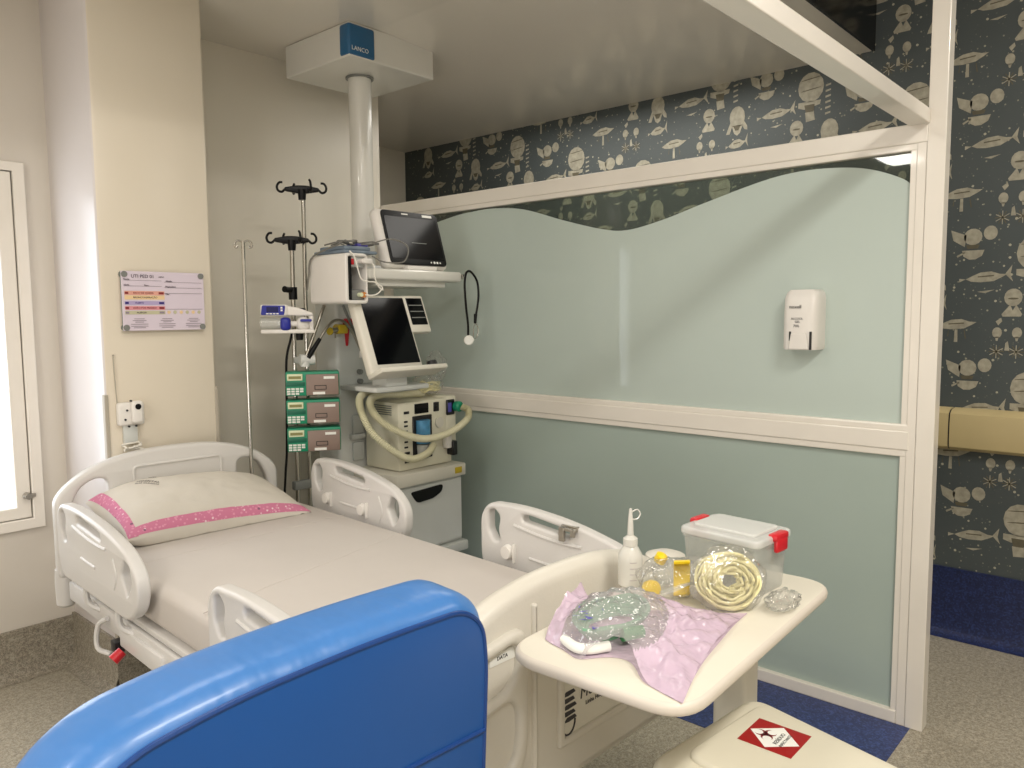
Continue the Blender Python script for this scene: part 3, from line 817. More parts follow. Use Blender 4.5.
bm = BM(); lathe(bm, [(.012, 0), (.026, .004), (.026, .028), (.018, .036)], seg=20, mtx=T3(2.655, 2.74, 1.0) @ RX(90)); vb.part('green_cap', bm, 'green')
bm = BM(); cyl(bm, (2.555, 2.756, .93), (2.555, 2.749, .93), .026, None, 24); vb.part('round_gauge', bm, 'cream')
bm = BM()
for z in (.83, .855, .88, .905, .93, .95): box(bm, 2.335, 2.355, 2.752, 2.757, z, z + .008, 0)
for z in (.80, .76, .99): box(bm, 2.335, 2.365, 2.752, 2.757, z, z + .012, 0)
vb.part('side_markings', bm, 'dark', smooth=None)
bm = BM(); box(bm, 2.575, 2.61, 2.72, 2.757, .80, .885, .008, 2, 0); box(bm, 2.605, 2.636, 2.71, 2.757, .765, .835, .004, 1, 1); vb.part('clamp_lever', bm, ['white_pl', 'dark'])
def hose(pts):
    bm = BM()
    P = smooth_path(pts, 26)
    tube(bm, P, .0155, 12, rib=.13)
    return vb.part('ribbed_hose', bm, 'hose', smooth=60)
hose([(2.655, 2.70, 1.0), (2.672, 2.672, .985), (2.655, 2.66, .945), (2.57, 2.662, .90), (2.47, 2.68, .875), (2.37, 2.69, .88), (2.28, 2.71, .915), (2.215, 2.76, .965), (2.195, 2.81, 1.02), (2.22, 2.85, 1.062), (2.30, 2.87, 1.078), (2.42, 2.86, 1.07), (2.55, 2.86, 1.064)])
hose([(2.47, 2.70, .842), (2.42, 2.69, .805), (2.33, 2.70, .788), (2.24, 2.72, .835), (2.17, 2.78, .92), (2.145, 2.82, 1.01), (2.165, 2.86, 1.068), (2.23, 2.90, 1.09), (2.33, 2.92, 1.085), (2.45, 2.92, 1.07)])

bg = Thing('tubing_bag', 'clear crinkled bag of coiled tubing on top of the ventilator', 'bag', (2.59, 2.86, 1.053), world=True)
bm = BM()
for k in range(4):
    rr = random.Random(k)
    tube(bm, [(2.585 + (.055 + rr.uniform(-.01, .01)) * math.cos(a * PI / 6), 2.86 + .045 * math.sin(a * PI / 6), 1.075 + k * .012 + rr.uniform(-.008, .01)) for a in range(12)], .006, 6, closed=True, smooth=3)
bg.part('coiled_tubing', bm, 'tube_y')
def crumple(c, rx, ry, rz, amp, seed, n=22):
    bm = BM()
    ball(bm, (0, 0, 0), 1, seg=n * 2)
    for v in bm.verts:
        nz = mnoise.noise(v.co * 2.3 + Vector((seed, 0, 0))) * amp + mnoise.noise(v.co * 6 + Vector((0, seed, 0))) * amp * .5
        v.co = v.co * (1 + nz)
        v.co = Vector((c[0] + v.co.x * rx, c[1] + v.co.y * ry, max(c[2] - rz * .98, c[2] + v.co.z * rz)))
    return bm
bg.part('clear_film', crumple((2.585, 2.86, 1.115), .075, .06, .06, .3, 2.), 'cling')
bg.part('clear_film', crumple((2.64, 2.86, 1.19), .045, .05, .07, .35, 5.), 'cling')

ct = Thing('drawer_cart', 'pale grey equipment cart with dark drawer handle under the ventilator', 'cart', (2.46, 2.9, 0), world=True)
bm = BM(); box(bm, 2.235, 2.675, 2.695, 3.015, .662, .722, .006, 2); tp = ct.part('top_slab', bm, 'cream')
bm = BM(); box(bm, 2.60, 2.645, 2.692, 2.6955, .678, .708, .001); ct.part('warning_label', bm, 'yellow_dk', tp)
bm = BM(); box(bm, 2.245, 2.66, 2.715, 3.01, .34, .661, .004); ct.part('cabinet', bm, 'light_grey', smooth=None)
bm = BM(); box(bm, 2.252, 2.652, 2.705, 2.716, .352, .652, .003); dw = ct.part('drawer', bm, 'light_grey', smooth=None)
bm = BM(); plate(bm, rounded([(2.32, .632), (2.525, .64), (2.515, .605), (2.46, .582), (2.36, .576)], .02), (), .012, .004, T3(0, 2.702) @ XZ); ct.part('handle_recess', bm, 'black_pl', dw)
bm = BM(); box(bm, 2.225, 2.685, 2.69, 3.01, .285, .335, .01); ct.part('base_shelf', bm, 'light_grey')
bm = BM(); box(bm, 2.40, 2.50, 2.82, 2.92, .12, .286, .01); box(bm, 2.23, 2.68, 2.84, 2.9, .08, .12, .01); box(bm, 2.26, 2.30, 2.68, 3.02, .08, .12, .01); box(bm, 2.61, 2.65, 2.68, 3.02, .08, .12, .01); ct.part('pedestal', bm, 'grey')
for x in (2.28, 2.63):
    for y in (2.70, 3.0):
        bm = BM(); cyl(bm, (x - .012, y, .04), (x + .012, y, .04), .04, None, 20); cyl(bm, (x, y, .04), (x, y, .081), .008, None, 8); ct.part('caster', bm, 'dark')

# ------------------------------------------------------------------ gas fittings on the console and the support arm
fl = Thing('flow_regulator', 'yellow gas regulator on the grey pendant console', 'gas regulator', (2.15, 3.0, 1.385), world=True)
bm = BM(); cyl(bm, (2.165, 3.02, 1.385), (2.165, 2.975, 1.385), .024, .022, 18); box(bm, 2.14, 2.19, 2.965, 2.985, 1.365, 1.405, .005); fl.part('yellow_dial', bm, 'yellow_dk')
bm = BM(); cyl(bm, (2.165, 2.985, 1.385), (2.10, 2.975, 1.378), .012, .012, 12); cyl(bm, (2.1, 2.975, 1.378), (2.09, 2.974, 1.377), .018, .018, 14, 1); cyl(bm, (2.128, 2.98, 1.38), (2.128, 2.98, 1.345), .004, None, 8); fl.part('outlet_stem', bm, ['steel', 'yellow_dk'])
bm = BM(); plate(bm, rounded([(2.20, 1.425), (2.236, 1.425), (2.23, 1.37), (2.222, 1.305), (2.212, 1.305), (2.206, 1.37)], .006), (), .006, .001, T3(0, 3.014) @ XZ); cyl(bm, (2.218, 3.0195, 1.415), (2.218, 2.985, 1.415), .019, None, 16)
single('red_valve_tag', bm, 'red', 'red valve tag hanging on the grey console beside the yellow regulator', 'tag', base=(2.2, 3.012, 1.31))
sa = Thing('support_arm', 'jointed metal support arm with bent gooseneck clamped to the drip stand', 'support arm', (1.96, 2.98, 1.25), world=True)
bm = BM(); cyl(bm, (1.95, 2.955, 1.262), (2.052, 2.95, 1.494), .0075, None, 12); sa.part('rod', bm, 'steel')
bm = BM(); cyl(bm, (1.955, 2.945, 1.262), (2.02, 2.945, 1.345), .012, .009, 12); sa.part('grip', bm, 'black_pl')
bm = BM(); tube(bm, [(2.02, 2.945, 1.345), (2.06, 2.945, 1.395), (2.10, 2.945, 1.425), (2.15, 2.943, 1.42), (2.195, 2.94, 1.37), (2.23, 2.935, 1.30), (2.245, 2.93, 1.272)], .0065, 10, smooth=8); gn = sa.part('gooseneck', bm, 'steel')
bm = BM(); box(bm, 2.228, 2.262, 2.918, 2.942, 1.25, 1.285, .006); sa.part('clip', bm, 'white_pl', gn)
bm = BM(); cyl(bm, (2.16, 2.96, 1.494), (2.262, 2.955, 1.28), .0065, None, 12); sa.part('rod', bm, 'grey_dk')
bm = BM(); cyl(bm, (1.93, 2.97, 1.255), (1.99, 2.95, 1.255), .024, .024, 16); cyl(bm, (1.95, 2.96, 1.225), (1.95, 2.96, 1.275), .02, None, 14); box(bm, 1.95, 2.0, 2.96, 3.055, 1.235, 1.265, .006); sa.part('joint', bm, 'light_grey')

# ------------------------------------------------------------------ drip stand with pumps
PB = (2.005, 3.05); PB2 = (1.952, 3.055)
iv = Thing('drip_stand', 'tall double-pole drip stand with two black hook heads against the back wall', 'drip stand', (PB[0], PB[1], 0), world=True)
bm = BM(); cyl(bm, (PB[0] + .005, PB[1], .1), (PB[0] + .022, PB[1], 2.0), .0095, None, 14); iv.part('pole', bm, 'chrome')
bm = BM(); cyl(bm, (PB2[0], PB2[1], .45), (PB2[0] + .012, PB2[1], 1.775), .010, None, 14); iv.part('pole', bm, 'chrome')
for z in (.46, .68):
    bm = BM(); box(bm, PB2[0] - .02, PB[0] + .03, 3.035, 3.07, z - .02, z + .02, .006); iv.part('pole_bracket', bm, 'grey_dk')
def hook_head(x, y, z):
    bm = BM()
    m = T3(x, y, z) @ RZ(-33)
    plate(bm, rounded([(-.075, -.008), (-.02, -.017), (.02, -.017), (.075, -.008), (.075, .008), (.02, .018), (-.02, .018), (-.075, .008)], .008), (), .022, .006, m @ XZ)
    cyl(bm, (0, 0, -.045), (0, 0, 0), .016, .02, 14, 0, True, m)
    for s in (-1, 1):
        tube(bm, [(s * .072, 0, 0), (s * .086, 0, -.012), (s * .102, 0, -.006), (s * .106, 0, .012), (s * .096, 0, .028), (s * .082, 0, .03)], .0052, 8, smooth=5, mtx=m)
        tube(bm, [(s * .03, s * -.01, .0), (s * .035, s * -.05, -.012), (s * .038, s * -.072, 0), (s * .036, s * -.074, .024), (s * .032, s * -.062, .034)], .0052, 8, smooth=5, mtx=m)
    return bm
iv.part('hook_head', hook_head(PB[0] + .016, PB[1], 2.008), 'black_pl')
iv.part('hook_head', hook_head(PB2[0] + .012, PB2[1], 1.782), 'black_pl')
bm = BM(); cyl(bm, (PB2[0] + .01, PB2[1], 1.52), (PB2[0] + .01, PB2[1], 1.575), .019, None, 14); cyl(bm, (PB2[0] + .01, PB2[1], 1.56), (PB2[0] - .045, PB2[1] - .02, 1.565), .011, .014, 12); iv.part('clamp_knob', bm, 'black_pl')
bm = BM(); lathe(bm, [(.05, .085), (.05, .11), (.025, .13)], (PB[0], PB[1], 0), 20)
for k in range(5):
    a = math.radians(72 * k + 20)
    c, s = math.cos(a), math.sin(a)
    tube(bm, [(PB[0] + .03 * c, PB[1] + .03 * s, .1), (PB[0] + .25 * c, PB[1] + .25 * s, .078)], .014, 8)
iv.part('star_base', bm, 'grey_dk')
for k in range(5):
    a = math.radians(72 * k + 20)
    c, s = math.cos(a), math.sin(a)
    bm = BM(); p = Vector((PB[0] + .25 * c, PB[1] + .25 * s, .03)); q = Vector((-s, c, 0)) * .012
    cyl(bm, p - q, p + q, .03, None, 16); cyl(bm, p, p + Vector((0, 0, .05)), .007, None, 8); iv.part('caster', bm, 'dark')

def make_pump(label):
    p = Thing('infusion_pump', label, 'infusion pump', (1.99, 2.965, 1.098), -34, group='green infusion pumps on the drip stand')
    bm = BM(); box(bm, -.122, .122, -.055, .055, 0, .112, .006, 2); p.part('case', bm, 'green')
    bm = BM(); box(bm, -.03, .118, -.064, -.054, .002, .1, .004, 2); dr = p.part('front_door', bm, 'pump_br')
    bm = BM(); box(bm, .05, .1, -.0655, -.0637, .078, .09, 0, 1, 0); box(bm, .0, .055, -.0655, -.0637, .006, .018, 0, 1, 0)
    box(bm, .008, .062, -.0655, -.0637, .028, .031, 0, 1, 1); box(bm, .008, .062, -.0655, -.0637, .046, .049, 0, 1, 1); box(bm, .008, .011, -.0655, -.0637, .028, .049, 0, 1, 1); box(bm, .059, .062, -.0655, -.0637, .028, .049, 0, 1, 1)
    p.part('door_labels', bm, ['label_w', 'dark'], dr, smooth=None)
    bm = BM(); box(bm, -.115, -.045, -.059, -.054, .072, .103, .002, 1); lf = p.part('display_frame', bm, 'lcd_frame')
    bm = BM(); box(bm, -.108, -.052, -.0605, -.0585, .08, .093, 0); p.part('display', bm, 'lcd', lf, smooth=None)
    bm = BM(); box(bm, -.119, -.035, -.057, -.054, .045, .066, .001); p.part('dark_panel', bm, 'green_dk')
    bm = BM()
    for i in range(4):
        for j in range(3):
            if i == 3 and j == 0: continue
            box(bm, -.117 + i * .0195, -.101 + i * .0195, -.059, -.054, .006 + j * .0115, .0145 + j * .0115, .001, 1)
    p.part('keypad', bm, 'label_w', smooth=None)
    bm = BM(); box(bm, -.03, .03, .054, .085, .03, .08, .004); p.part('pole_clamp', bm, 'dark')
    p.e.scale = (.94, .94, .94)
    return p.e
p1 = make_pump('green and taupe infusion pump, topmost of the stack of three')
dup(p1, (1.99, 2.965, .974), 'green and taupe infusion pump in the middle of the stack of three')
dup(p1, (1.99, 2.965, .85), 'green and taupe infusion pump, lowest of the stack of three')
bm = BM(); tube(bm, [(1.94, 3.03, 1.39), (1.925, 3.03, 1.34), (1.905, 3.035, 1.25), (1.902, 3.04, 1.05), (1.895, 3.04, .85), (1.885, 3.04, .75), (1.88, 3.05, .6), (1.88, 3.06, .3)], .0055, 8, smooth=6)
single('power_cord', bm, 'black_pl', 'black power cord hanging down beside the stack of green pumps', 'cord', base=(1.9, 3.04, .3))

sp = Thing('syringe_pump', 'white and blue syringe pump on the drip stand above the green pumps', 'syringe pump', (1.89, 2.985, 1.372), -34)
bm = BM(); box(bm, -.115, .0, -.03, .03, .075, .125, .01, 3); plate(bm, rounded([(-.02, .078), (.105, .075), (.105, .088), (.04, .112), (-.02, .122)], .006), (), .05, .006, T3(0, .0) @ XZ); sp.part('upper_body', bm, 'white_pl')
bm = BM(); plate(bm, rounded([(-.112, .08), (-.016, .08), (-.01, .12), (-.106, .122)], .006), (), .004, .001, T3(0, -.031) @ XZ); pn = sp.part('control_panel', bm, 'navy')
bm = BM(); box(bm, -.088, -.04, -.0345, -.033, .092, .115, 0); sp.part('display', bm, 'navy_dk', pn, smooth=None)
bm = BM()
for k in range(4): box(bm, -.09 + .014 * k, -.08 + .014 * k, -.0345, -.033, .083, .088, 0)
for k in range(2): box(bm, -.03, -.022, -.0345, -.033, .096 + .011 * k, .104 + .011 * k, 0)
sp.part('key', bm, 'label_w', pn, smooth=None)
bm = BM(); box(bm, -.115, .11, -.03, .03, 0, .018, .006, 2); box(bm, .088, .106, -.02, .028, .012, .08, .005, 2); sp.part('lower_body', bm, 'white_pl')
bm = BM(); cyl(bm, (-.115, -.008, .045), (-.03, -.008, .045), .024, None, 20); sp.part('syringe_barrel', bm, 'clear')
bm = BM(); box(bm, -.034, .01, -.04, .03, .012, .07, .016, 3); sp.part('plunger_clamp', bm, 'navy')
bm = BM(); cyl(bm, (.008, -.008, .042), (.05, -.008, .042), .012, None, 12); ball(bm, (.062, -.012, .042), .03, (1, .7, 1)); sp.part('plunger', bm, 'white_pl')
bm = BM(); box(bm, .05, .098, -.046, -.03, .05, .062, .004, 2, 0, None); sp.part('blue_lever', bm, 'navy')
bm = BM(); cyl(bm, (.045, .02, -.03), (.045, .02, .002), .014, .018, 12); box(bm, .02, .07, .02, .07, .085, .11, .005); sp.part('clamp_screw', bm, 'black_pl')

# ------------------------------------------------------------------ bed
BL = (1.333, 2.01, 0); BR = -2.46
bd = Thing('hospital_bed', 'white plastic hospital bed with arched headboard and side rails', 'bed', BL, BR)
def arch(hw, zb, zs, zt, corner=.09):
    pts = [(-hw, zb), (hw, zb), (hw, zs)]
    n = 10
    for i in range(1, n):
        a = PI * i / n
        x = hw * .99 * math.cos(a)
        z = zs + (zt - zs) * (1 - abs(math.cos(a)) ** 2.6) ** (1 / 1.5)
        pts.append((x, z))
    pts.append((-hw, zs))
    return rounded(pts, [.02, .02, .06] + [.06] * (n - 1) + [.06], 4)
# headboard
hb = BM()
plate(hb, arch(.43, .52, .80, .952), [
    rounded([(-.385, .63), (-.25, .63), (-.25, .855), (-.29, .865), (-.345, .84), (-.385, .76)], .03),
    rounded([(.385, .63), (.25, .63), (.25, .855), (.29, .865), (.345, .84), (.385, .76)], .03)], .05, .015, T3(-.008, .99) @ XZ, 0, 4)
h_ = bd.part('headboard', hb, 'bed_pl', smooth=50)
bm = BM()
tube(bm, [(p[0], .964, p[1]) for p in rounded([(-.17, .80), (.17, .80), (.17, .89), (-.17, .89)], .02)], .006, 8, closed=True); bd.part('panel_rim', bm, 'bed_pl', h_)
# footboard
fb = BM()
plate(fb, arch(.405, .42, .76, .912), (), .06, .028, T3(.02, -.985) @ XZ)
f_ = bd.part('footboard', fb, 'foot_pl', smooth=50)
bm = BM()
plate(bm, rounded([(-.115, .44), (-.10, .44), (-.10, .86), (-.115, .86)], .006), (), .02, .008, T3(0, -1.014) @ XZ)
bd.part('moulded_rib', bm, 'foot_pl', f_)
bm = BM()
plate(bm, rounded([(-.33, .52), (-.155, .52), (-.135, .58), (-.135, .83), (-.33, .80)], .05), [rounded([(-.31, .545), (-.18, .545), (-.165, .59), (-.165, .66), (-.19, .685), (-.31, .66)], .035), rounded([(-.31, .69), (-.2, .705), (-.165, .735), (-.165, .80), (-.31, .775)], .03)], .03, .012, T3(0, -1.016) @ XZ)
bd.part('grip_moulding', bm, 'foot_pl', f_)
bm = BM(); box(bm, -.235, -.155, -1.0165, -1.0155, .765, .79, 0, 1, 0); text(bm, 'DATA', .011, T3(-.2, -1.017, .777) @ XZ, 1); bd.part('small_label', bm, ['label_w', 'ink'], f_, smooth=None)
bm = BM()
plate(bm, rounded([(-.035, .515), (.25, .515), (.25, .69), (-.035, .69)], .008), [rounded([(-.015, .535), (.23, .535), (.23, .675), (-.015, .675)], .004)], .016, .006, T3(0, -1.016) @ XZ)
bd.part('plate_surround', bm, 'foot_pl', f_)
bm = BM(); box(bm, -.015, .23, -1.0175, -1.0145, .535, .675, 0, 1, 0)
text(bm, 'MedWork', .036, T3(.115, -1.0185, .612) @ XZ, 1, shear=.15); text(bm, 'Linha Hospitalar', .014, T3(.105, -1.0185, .586) @ XZ, 1)
for k, (a, b_, c, d_) in enumerate(((-.012, .635, .018, .628), (-.016, .62, .016, .612), (-.012, .605, .022, .597), (-.015, .59, .018, .582), (-.008, .576, .022, .569))):
    plate(bm, [(a - .008, b_ - .01), (a + .004, b_ - .001), (c, d_ + .006), (c + .006, d_ - .002), (a + .01, b_ - .012)], (), .001, .0002, T3(0, -1.0182) @ XZ, 1)
tube(bm, [(.0 + .022 * math.cos(i * PI / 10), -1.0182, .565 + .03 * math.sin(i * PI / 10)) for i in range(9, 21)], .0022, 6, 1)
bd.part('logo_plate', bm, ['cream', 'ink'], f_, smooth=None)
for s in (-1, 1):
    if s > 0: bm = BM(); lathe(bm, [(.028, -.02), (.05, -.012), (.052, .0), (.05, .012), (.028, .02)], (.02 + s * .405, -.985, .82), 24); bd.part('corner_bumper', bm, 'foot_pl')
    bm = BM(); lathe(bm, [(.02, -.09), (.032, -.08), (.034, .0), (.032, .05)], (s * .41, 1.0, .50), 20); bd.part('corner_bumper', bm, 'bed_pl')

def side_rail(x, y0, y1, z0, z1, headward, inner):
    """one half-length rail; headward +1 mirrors the outline, inner is the side the knobs are on"""
    L = y1 - y0; H = z1 - z0
    def P(u, v): return ((y0 + u * L) if headward > 0 else (y1 - u * L), z0 + v * H)
    outer = [P(.12, 0), P(.95, 0), P(1, .25), P(1, .80), P(.94, .97), P(.72, 1.0), P(.4, .94), P(.12, .79), P(0, .55), P(.02, .2)]
    out = rounded(outer, [.04, .04, .06, .06, .05, .1, .12, .08, .06, .05])
    h1 = rounded([P(.125, .28), P(.185, .50), P(.145, .68), P(.085, .64), P(.07, .46)], .014)
    h2 = rounded([P(.40, .765), P(.71, .825), P(.71, .905), P(.66, .915), P(.41, .85)], .01)
    h3 = rounded([P(.86, .52), P(.905, .50), P(.945, .62), P(.945, .86), P(.90, .905), P(.86, .82), P(.875, .66)], .012)
    bm = BM()
    plate(bm, out, [h1, h2, h3], .04, .010, T3(x) @ YZ, 0, 4)
    ro = bd.part('side_rail', bm, 'bed_pl', smooth=50)
    # raised mouldings on both faces
    for s in (-1, 1):
        bm = BM()
        xx = x + s * .0195
        tube(bm, [(xx, *P(u, v)) for u, v in ((.34, .70), (.45, .69), (.6, .71), (.76, .76))], .0055, 8, smooth=5)
        tube(bm, [(xx, *P(u, v)) for u, v in ((.48, .40), (.55, .40), (.66, .41))], .005, 8, smooth=5)
        tube(bm, [(xx, *P(u, v)) for u, v in ((.26, .64), (.23, .45), (.26, .28))], .004, 8, smooth=5)
        bd.part('moulding', bm, 'bed_pl', ro)
    for u, v in ((.42, .40), (.80, .42)):
        bm = BM(); y, z = P(u, v)
        cyl(bm, (x + inner * .02, y, z), (x + inner * .036, y, z), .024, .02, 18); box(bm, min(x, x + inner * .03), max(x, x + inner * .03), y - .03, y - .024, z - .03, z + .03, .002); bd.part('pivot_knob', bm, 'white_pl', ro)
    for u in (.3, .7):
        bm = BM(); y, z = P(u, .05)
        tube(bm, [(x, y, z + .02), (x, y, z - .06), (x + inner * .03, y - .03, z - .09)], .010, 8, smooth=5); bd.part('rail_arm', bm, 'bed_pl', ro)
    return ro
side_rail(-.444, .15, .865, .575, .835, 1, 1)
side_rail(-.444, -.93, -.285, .575, .83, 1, 1)
side_rail(.478, .125, .765, .595, .873, 1, -1)
rf = side_rail(.478, -.90, -.26, .595, .858, 1, -1)
bm = BM(); box(bm, -.006, .03, -.03, .03, 0, .009, .002); box(bm, -.008, .002, .008, .028, -.032, .009, .002); box(bm, -.008, .002, -.028, -.014, -.014, .009, .002); box(bm, .006, .022, -.03, .03, .007, .014, .002)
o = single('metal_clip', bm, 'steel', 'small metal clip hooked over the bed side rail near the footboard', 'clip')
o.location = (1.752, 1.352, .822)
# frame
bm = BM()
for s in (-1, 1): box(bm, s * .40 - .02, s * .40 + .02, -.93, .93, .455, .52, .006)
for y in (-.85, -.3, .3, .85): box(bm, -.39, .39, y - .025, y + .025, .465, .51, .004)
box(bm, -.41, .41, -.92, .92, .525, .545, .006)
bd.part('frame', bm, 'bed_pl')
bm = BM()
box(bm, -.43, -.405, .10, .42, .44, .50, .006); box(bm, -.43, -.40, -.5, .06, .43, .49, .006)
bd.part('side_channel', bm, 'bed_pl')
for y in (.15, .46):
    bm = BM(); box(bm, -.437, -.408, y - .02, y + .02, .41, .445, .003); bd.part('rail_latch', bm, 'dark')
bm = BM(); tube(bm, [(-.43, .52, .50), (-.445, .56, .47), (-.45, .56, .40), (-.43, .50, .39)], .008, 8, smooth=4); bd.part('crank_handle', bm, 'bed_pl')
bm = BM(); cyl(bm, (-.43, .40, .43), (-.458, .40, .41), .016, .018, 14); bd.part('release_knob', bm, 'red')
for y in (-.5, .5):
    bm = BM(); box(bm, -.05, .05, y - .04, y + .04, .2, .47, .006); bd.part('lift_column', bm, 'grey')
bm = BM(); box(bm, -.3, .3, -.61, .57, .15, .26, .05, 4); bd.part('base_cover', bm, 'bed_pl')
for y in (-.66, .62):
    bm = BM(); box(bm, -.31, .31, y - .04, y + .04, .13, .18, .01); bd.part('base_frame', bm, 'grey')
for x in (-.28, .28):
    for y in (-.66, .62):
        bm = BM(); cyl(bm, (x - .016, y, .065), (x + .016, y, .065), .065, None, 24); box(bm, x - .024, x + .024, y - .03, y + .03, .09, .14, .01); bd.part('caster', bm, 'grey_dk')

# mattress with fitted sheet
bm = BM()
box(bm, -.402, .43, -.935, .945, .546, .682, .035, 5)
for v in bm.verts: pass
ms = obj('mattress', bm, 'sheet', None, 60)
ms.location = BL; ms.rotation_euler = (0, 0, math.radians(BR))
prop(ms, 'mattress under a plain off-white sheet on the hospital bed', 'mattress')
bm = BM()
def crease(a, b, off):
    n = 40
    return [(a[0] + (b[0] - a[0]) * i / n, a[1] + (b[1] - a[1]) * i / n + .003 * math.sin(i * .7 + off), .6815) for i in range(n + 1)]
tube(bm, crease((-.40, -.12), (.42, .10), 0), .0018, 6); tube(bm, crease((-.40, .42), (.42, .46), 2), .0014, 6)
o = obj('sheet_crease', bm, 'sheet', ms)

# pillow
pc = Vector((1.375, 2.79, 0)); PWX, PWY = .345, .20
def pil(u, v):
    """u,v in -1..1 -> rim point, top offset, bottom offset"""
    pin = 1 - .07 * (1 - abs(u)) * 0
    x = PWX * u * (1 - .05 * (1 - v * v) * abs(u) ** 8)
    y = PWY * v * (1 - .08 * (1 - u * u) * abs(v) ** 8)
    f = max(0, (1 - abs(u) ** 2.6)) ** .5 * max(0, (1 - abs(v) ** 2.6)) ** .5
    mid = .748 - .022 * (u + 1) * .9 + .03 * v
    wr = .006 * mnoise.noise(Vector((u * 3, v * 3, 1.3))) + .004 * mnoise.noise(Vector((u * 8, v * 6, 4)))
    top = mid + f * (.10 + .025 * v) + wr * f
    bot = max(.684, mid - f * .12)
    return x, y, mid, top, bot
pm = RZ(-2.5)
def ptop(a, b, dz=0.):
    u, v = 2 * a - 1, 2 * b - 1
    x, y, m_, t_, b_ = pil(u, v)
    return pc + pm @ Vector((x, y, t_ + dz))
def pbot(a, b):
    u, v = 2 * a - 1, 2 * b - 1
    x, y, m_, t_, b_ = pil(u, v)
    return pc + pm @ Vector((x, y, b_))
bm = BM()
def remap(t): return .5 - .5 * math.cos(t * PI)
grid(bm, 72, 48, lambda a, b: ptop(remap(a), remap(b)), lambda a, b: 0)
grid(bm, 72, 48, lambda a, b: pbot(remap(a), remap(b)))
bmesh.ops.remove_doubles(bm, verts=bm.verts, dist=.0006)
pw = Thing('pillow', 'white pillow with pink patterned border at the head of the bed', 'pillow', (1.40, 2.80, .684), world=True)
pw.part('pillow_body', bm, 'pillow', smooth=70)
bm = BM()
def ribbon(fa, n=70):
    V = []
    for i in range(n + 1):
        row = fa(i / n)
        V.append([bm.verts.new(p) for p in row])
    for i in range(n):
        for k in range(len(V[0]) - 1): bm.faces.new((V[i][k], V[i + 1][k], V[i + 1][k + 1], V[i][k + 1]))
bands = [.012, .02, .03, .042, .054, .066, .078, .09]
ribbon(lambda s: [ptop(.006 + .988 * remap(s), b, .0022) for b in bands])
ribbon(lambda s: [ptop(b * .62, .006 + .988 * remap(s), .0022) for b in bands])
pw.part('pink_border', bm, 'pink', smooth=70)
bm = BM()
text(bm, 'HOSPITAL', .018, RZ(-40)); text(bm, 'DAS CLÍNICAS', .013, T3(-.012, -.02) @ RZ(-40)); text(bm, 'UTI', .018, T3(.03, .04) @ RZ(-40))
for v in bm.verts:
    a, b = .26 + v.co.x / (2 * PWX), .70 + v.co.y / (2 * PWY)
    v.co = ptop(a, b, .0016 + v.co.z)
pw.part('printed_stamp', bm, 'ink_grey', smooth=None)

# drip pole fixed at the headboard corner
t = Thing('bed_drip_pole', 'thin steel drip pole with small forked hook standing at the headboard corner', 'drip pole', (1.672, 2.955, .55), world=True)
bm = BM(); cyl(bm, (1.672, 2.955, .55), (1.672, 2.955, 1.752), .0075, None, 12); t.part('pole', bm, 'chrome')
bm = BM()
for s in (-1, 1): tube(bm, [(1.672, 2.955, 1.748), (1.672 + s * .015, 2.955 - s * .009, 1.755), (1.672 + s * .026, 2.955 - s * .016, 1.748), (1.672 + s * .029, 2.955 - s * .018, 1.733), (1.672 + s * .022, 2.955 - s * .014, 1.727), (1.672 + s * .018, 2.955 - s * .011, 1.734)], .0042, 8, smooth=5)
t.part('forked_hook', bm, 'chrome')

# ------------------------------------------------------------------ soap dispenser on the glass
t = Thing('gel_dispenser', 'white hand gel dispenser with push lever on the frosted glass', 'dispenser', (PX + .024, 1.10, 1.312), world=True)
DX = PX + .0245
bm = BM()
sec = [(.0, .012), (.03, .0), (.3, .0), (.6, .0), (.86, .0), (.95, .012), (1., .04)]
V = []
n = 18
for h, ins in sec:
    ring = []
    z = 1.312 + h * .217
    dp = .088 - (0 if h < .8 else (h - .8) * .12)
    hw = .0655 - ins * .35
    for k in range(n + 1):
        a = PI * k / n
        c, s = math.cos(a), math.sin(a)
        ex = .42
        ring.append(bm.verts.new((DX - dp * (abs(s) ** ex), 1.103 + hw * (1 if c > 0 else -1) * abs(c) ** ex, z)))
    V.append(ring)
for A, B in zip(V, V[1:]):
    for k in range(n): bm.faces.new((A[k], A[k + 1], B[k + 1], B[k]))
    bm.faces.new((A[n], A[0], B[0], B[n]))
bm.faces.new(V[0]); bm.faces.new(V[-1][::-1])
t.part('cover', bm, 'white_pl', smooth=50)
bm = BM(); plate(bm, rounded([(1.062, 1.313), (1.138, 1.313), (1.128, 1.374), (1.072, 1.374)], .006), (), .016, .005, T3(DX - .086) @ YZ); t.part('push_lever', bm, 'white_pl')
bm = BM()
for y in (1.058, 1.132): box(bm, DX - .0895, DX - .084, y - .0035, y + .0035, 1.313 if y < 1.1 else 1.345, 1.378, 0)
t.part('slot', bm, 'dark', smooth=None)
bm = BM()
TX = Matrix(((0, 0, -1, 0), (-1, 0, 0, 0), (0, 1, 0, 0), (0, 0, 0, 1)))
text(bm, 'noxell', .018, T3(DX - .0886, 1.115, 1.467) @ TX); text(bm, 'ÁLCOOL', .011, T3(DX - .0886, 1.108, 1.424) @ TX); text(bm, 'GEL', .011, T3(DX - .0886, 1.106, 1.413) @ TX); text(bm, '70%', .013, T3(DX - .0886, 1.11, 1.398) @ TX)
t.part('printed_text', bm, 'ink', smooth=None)

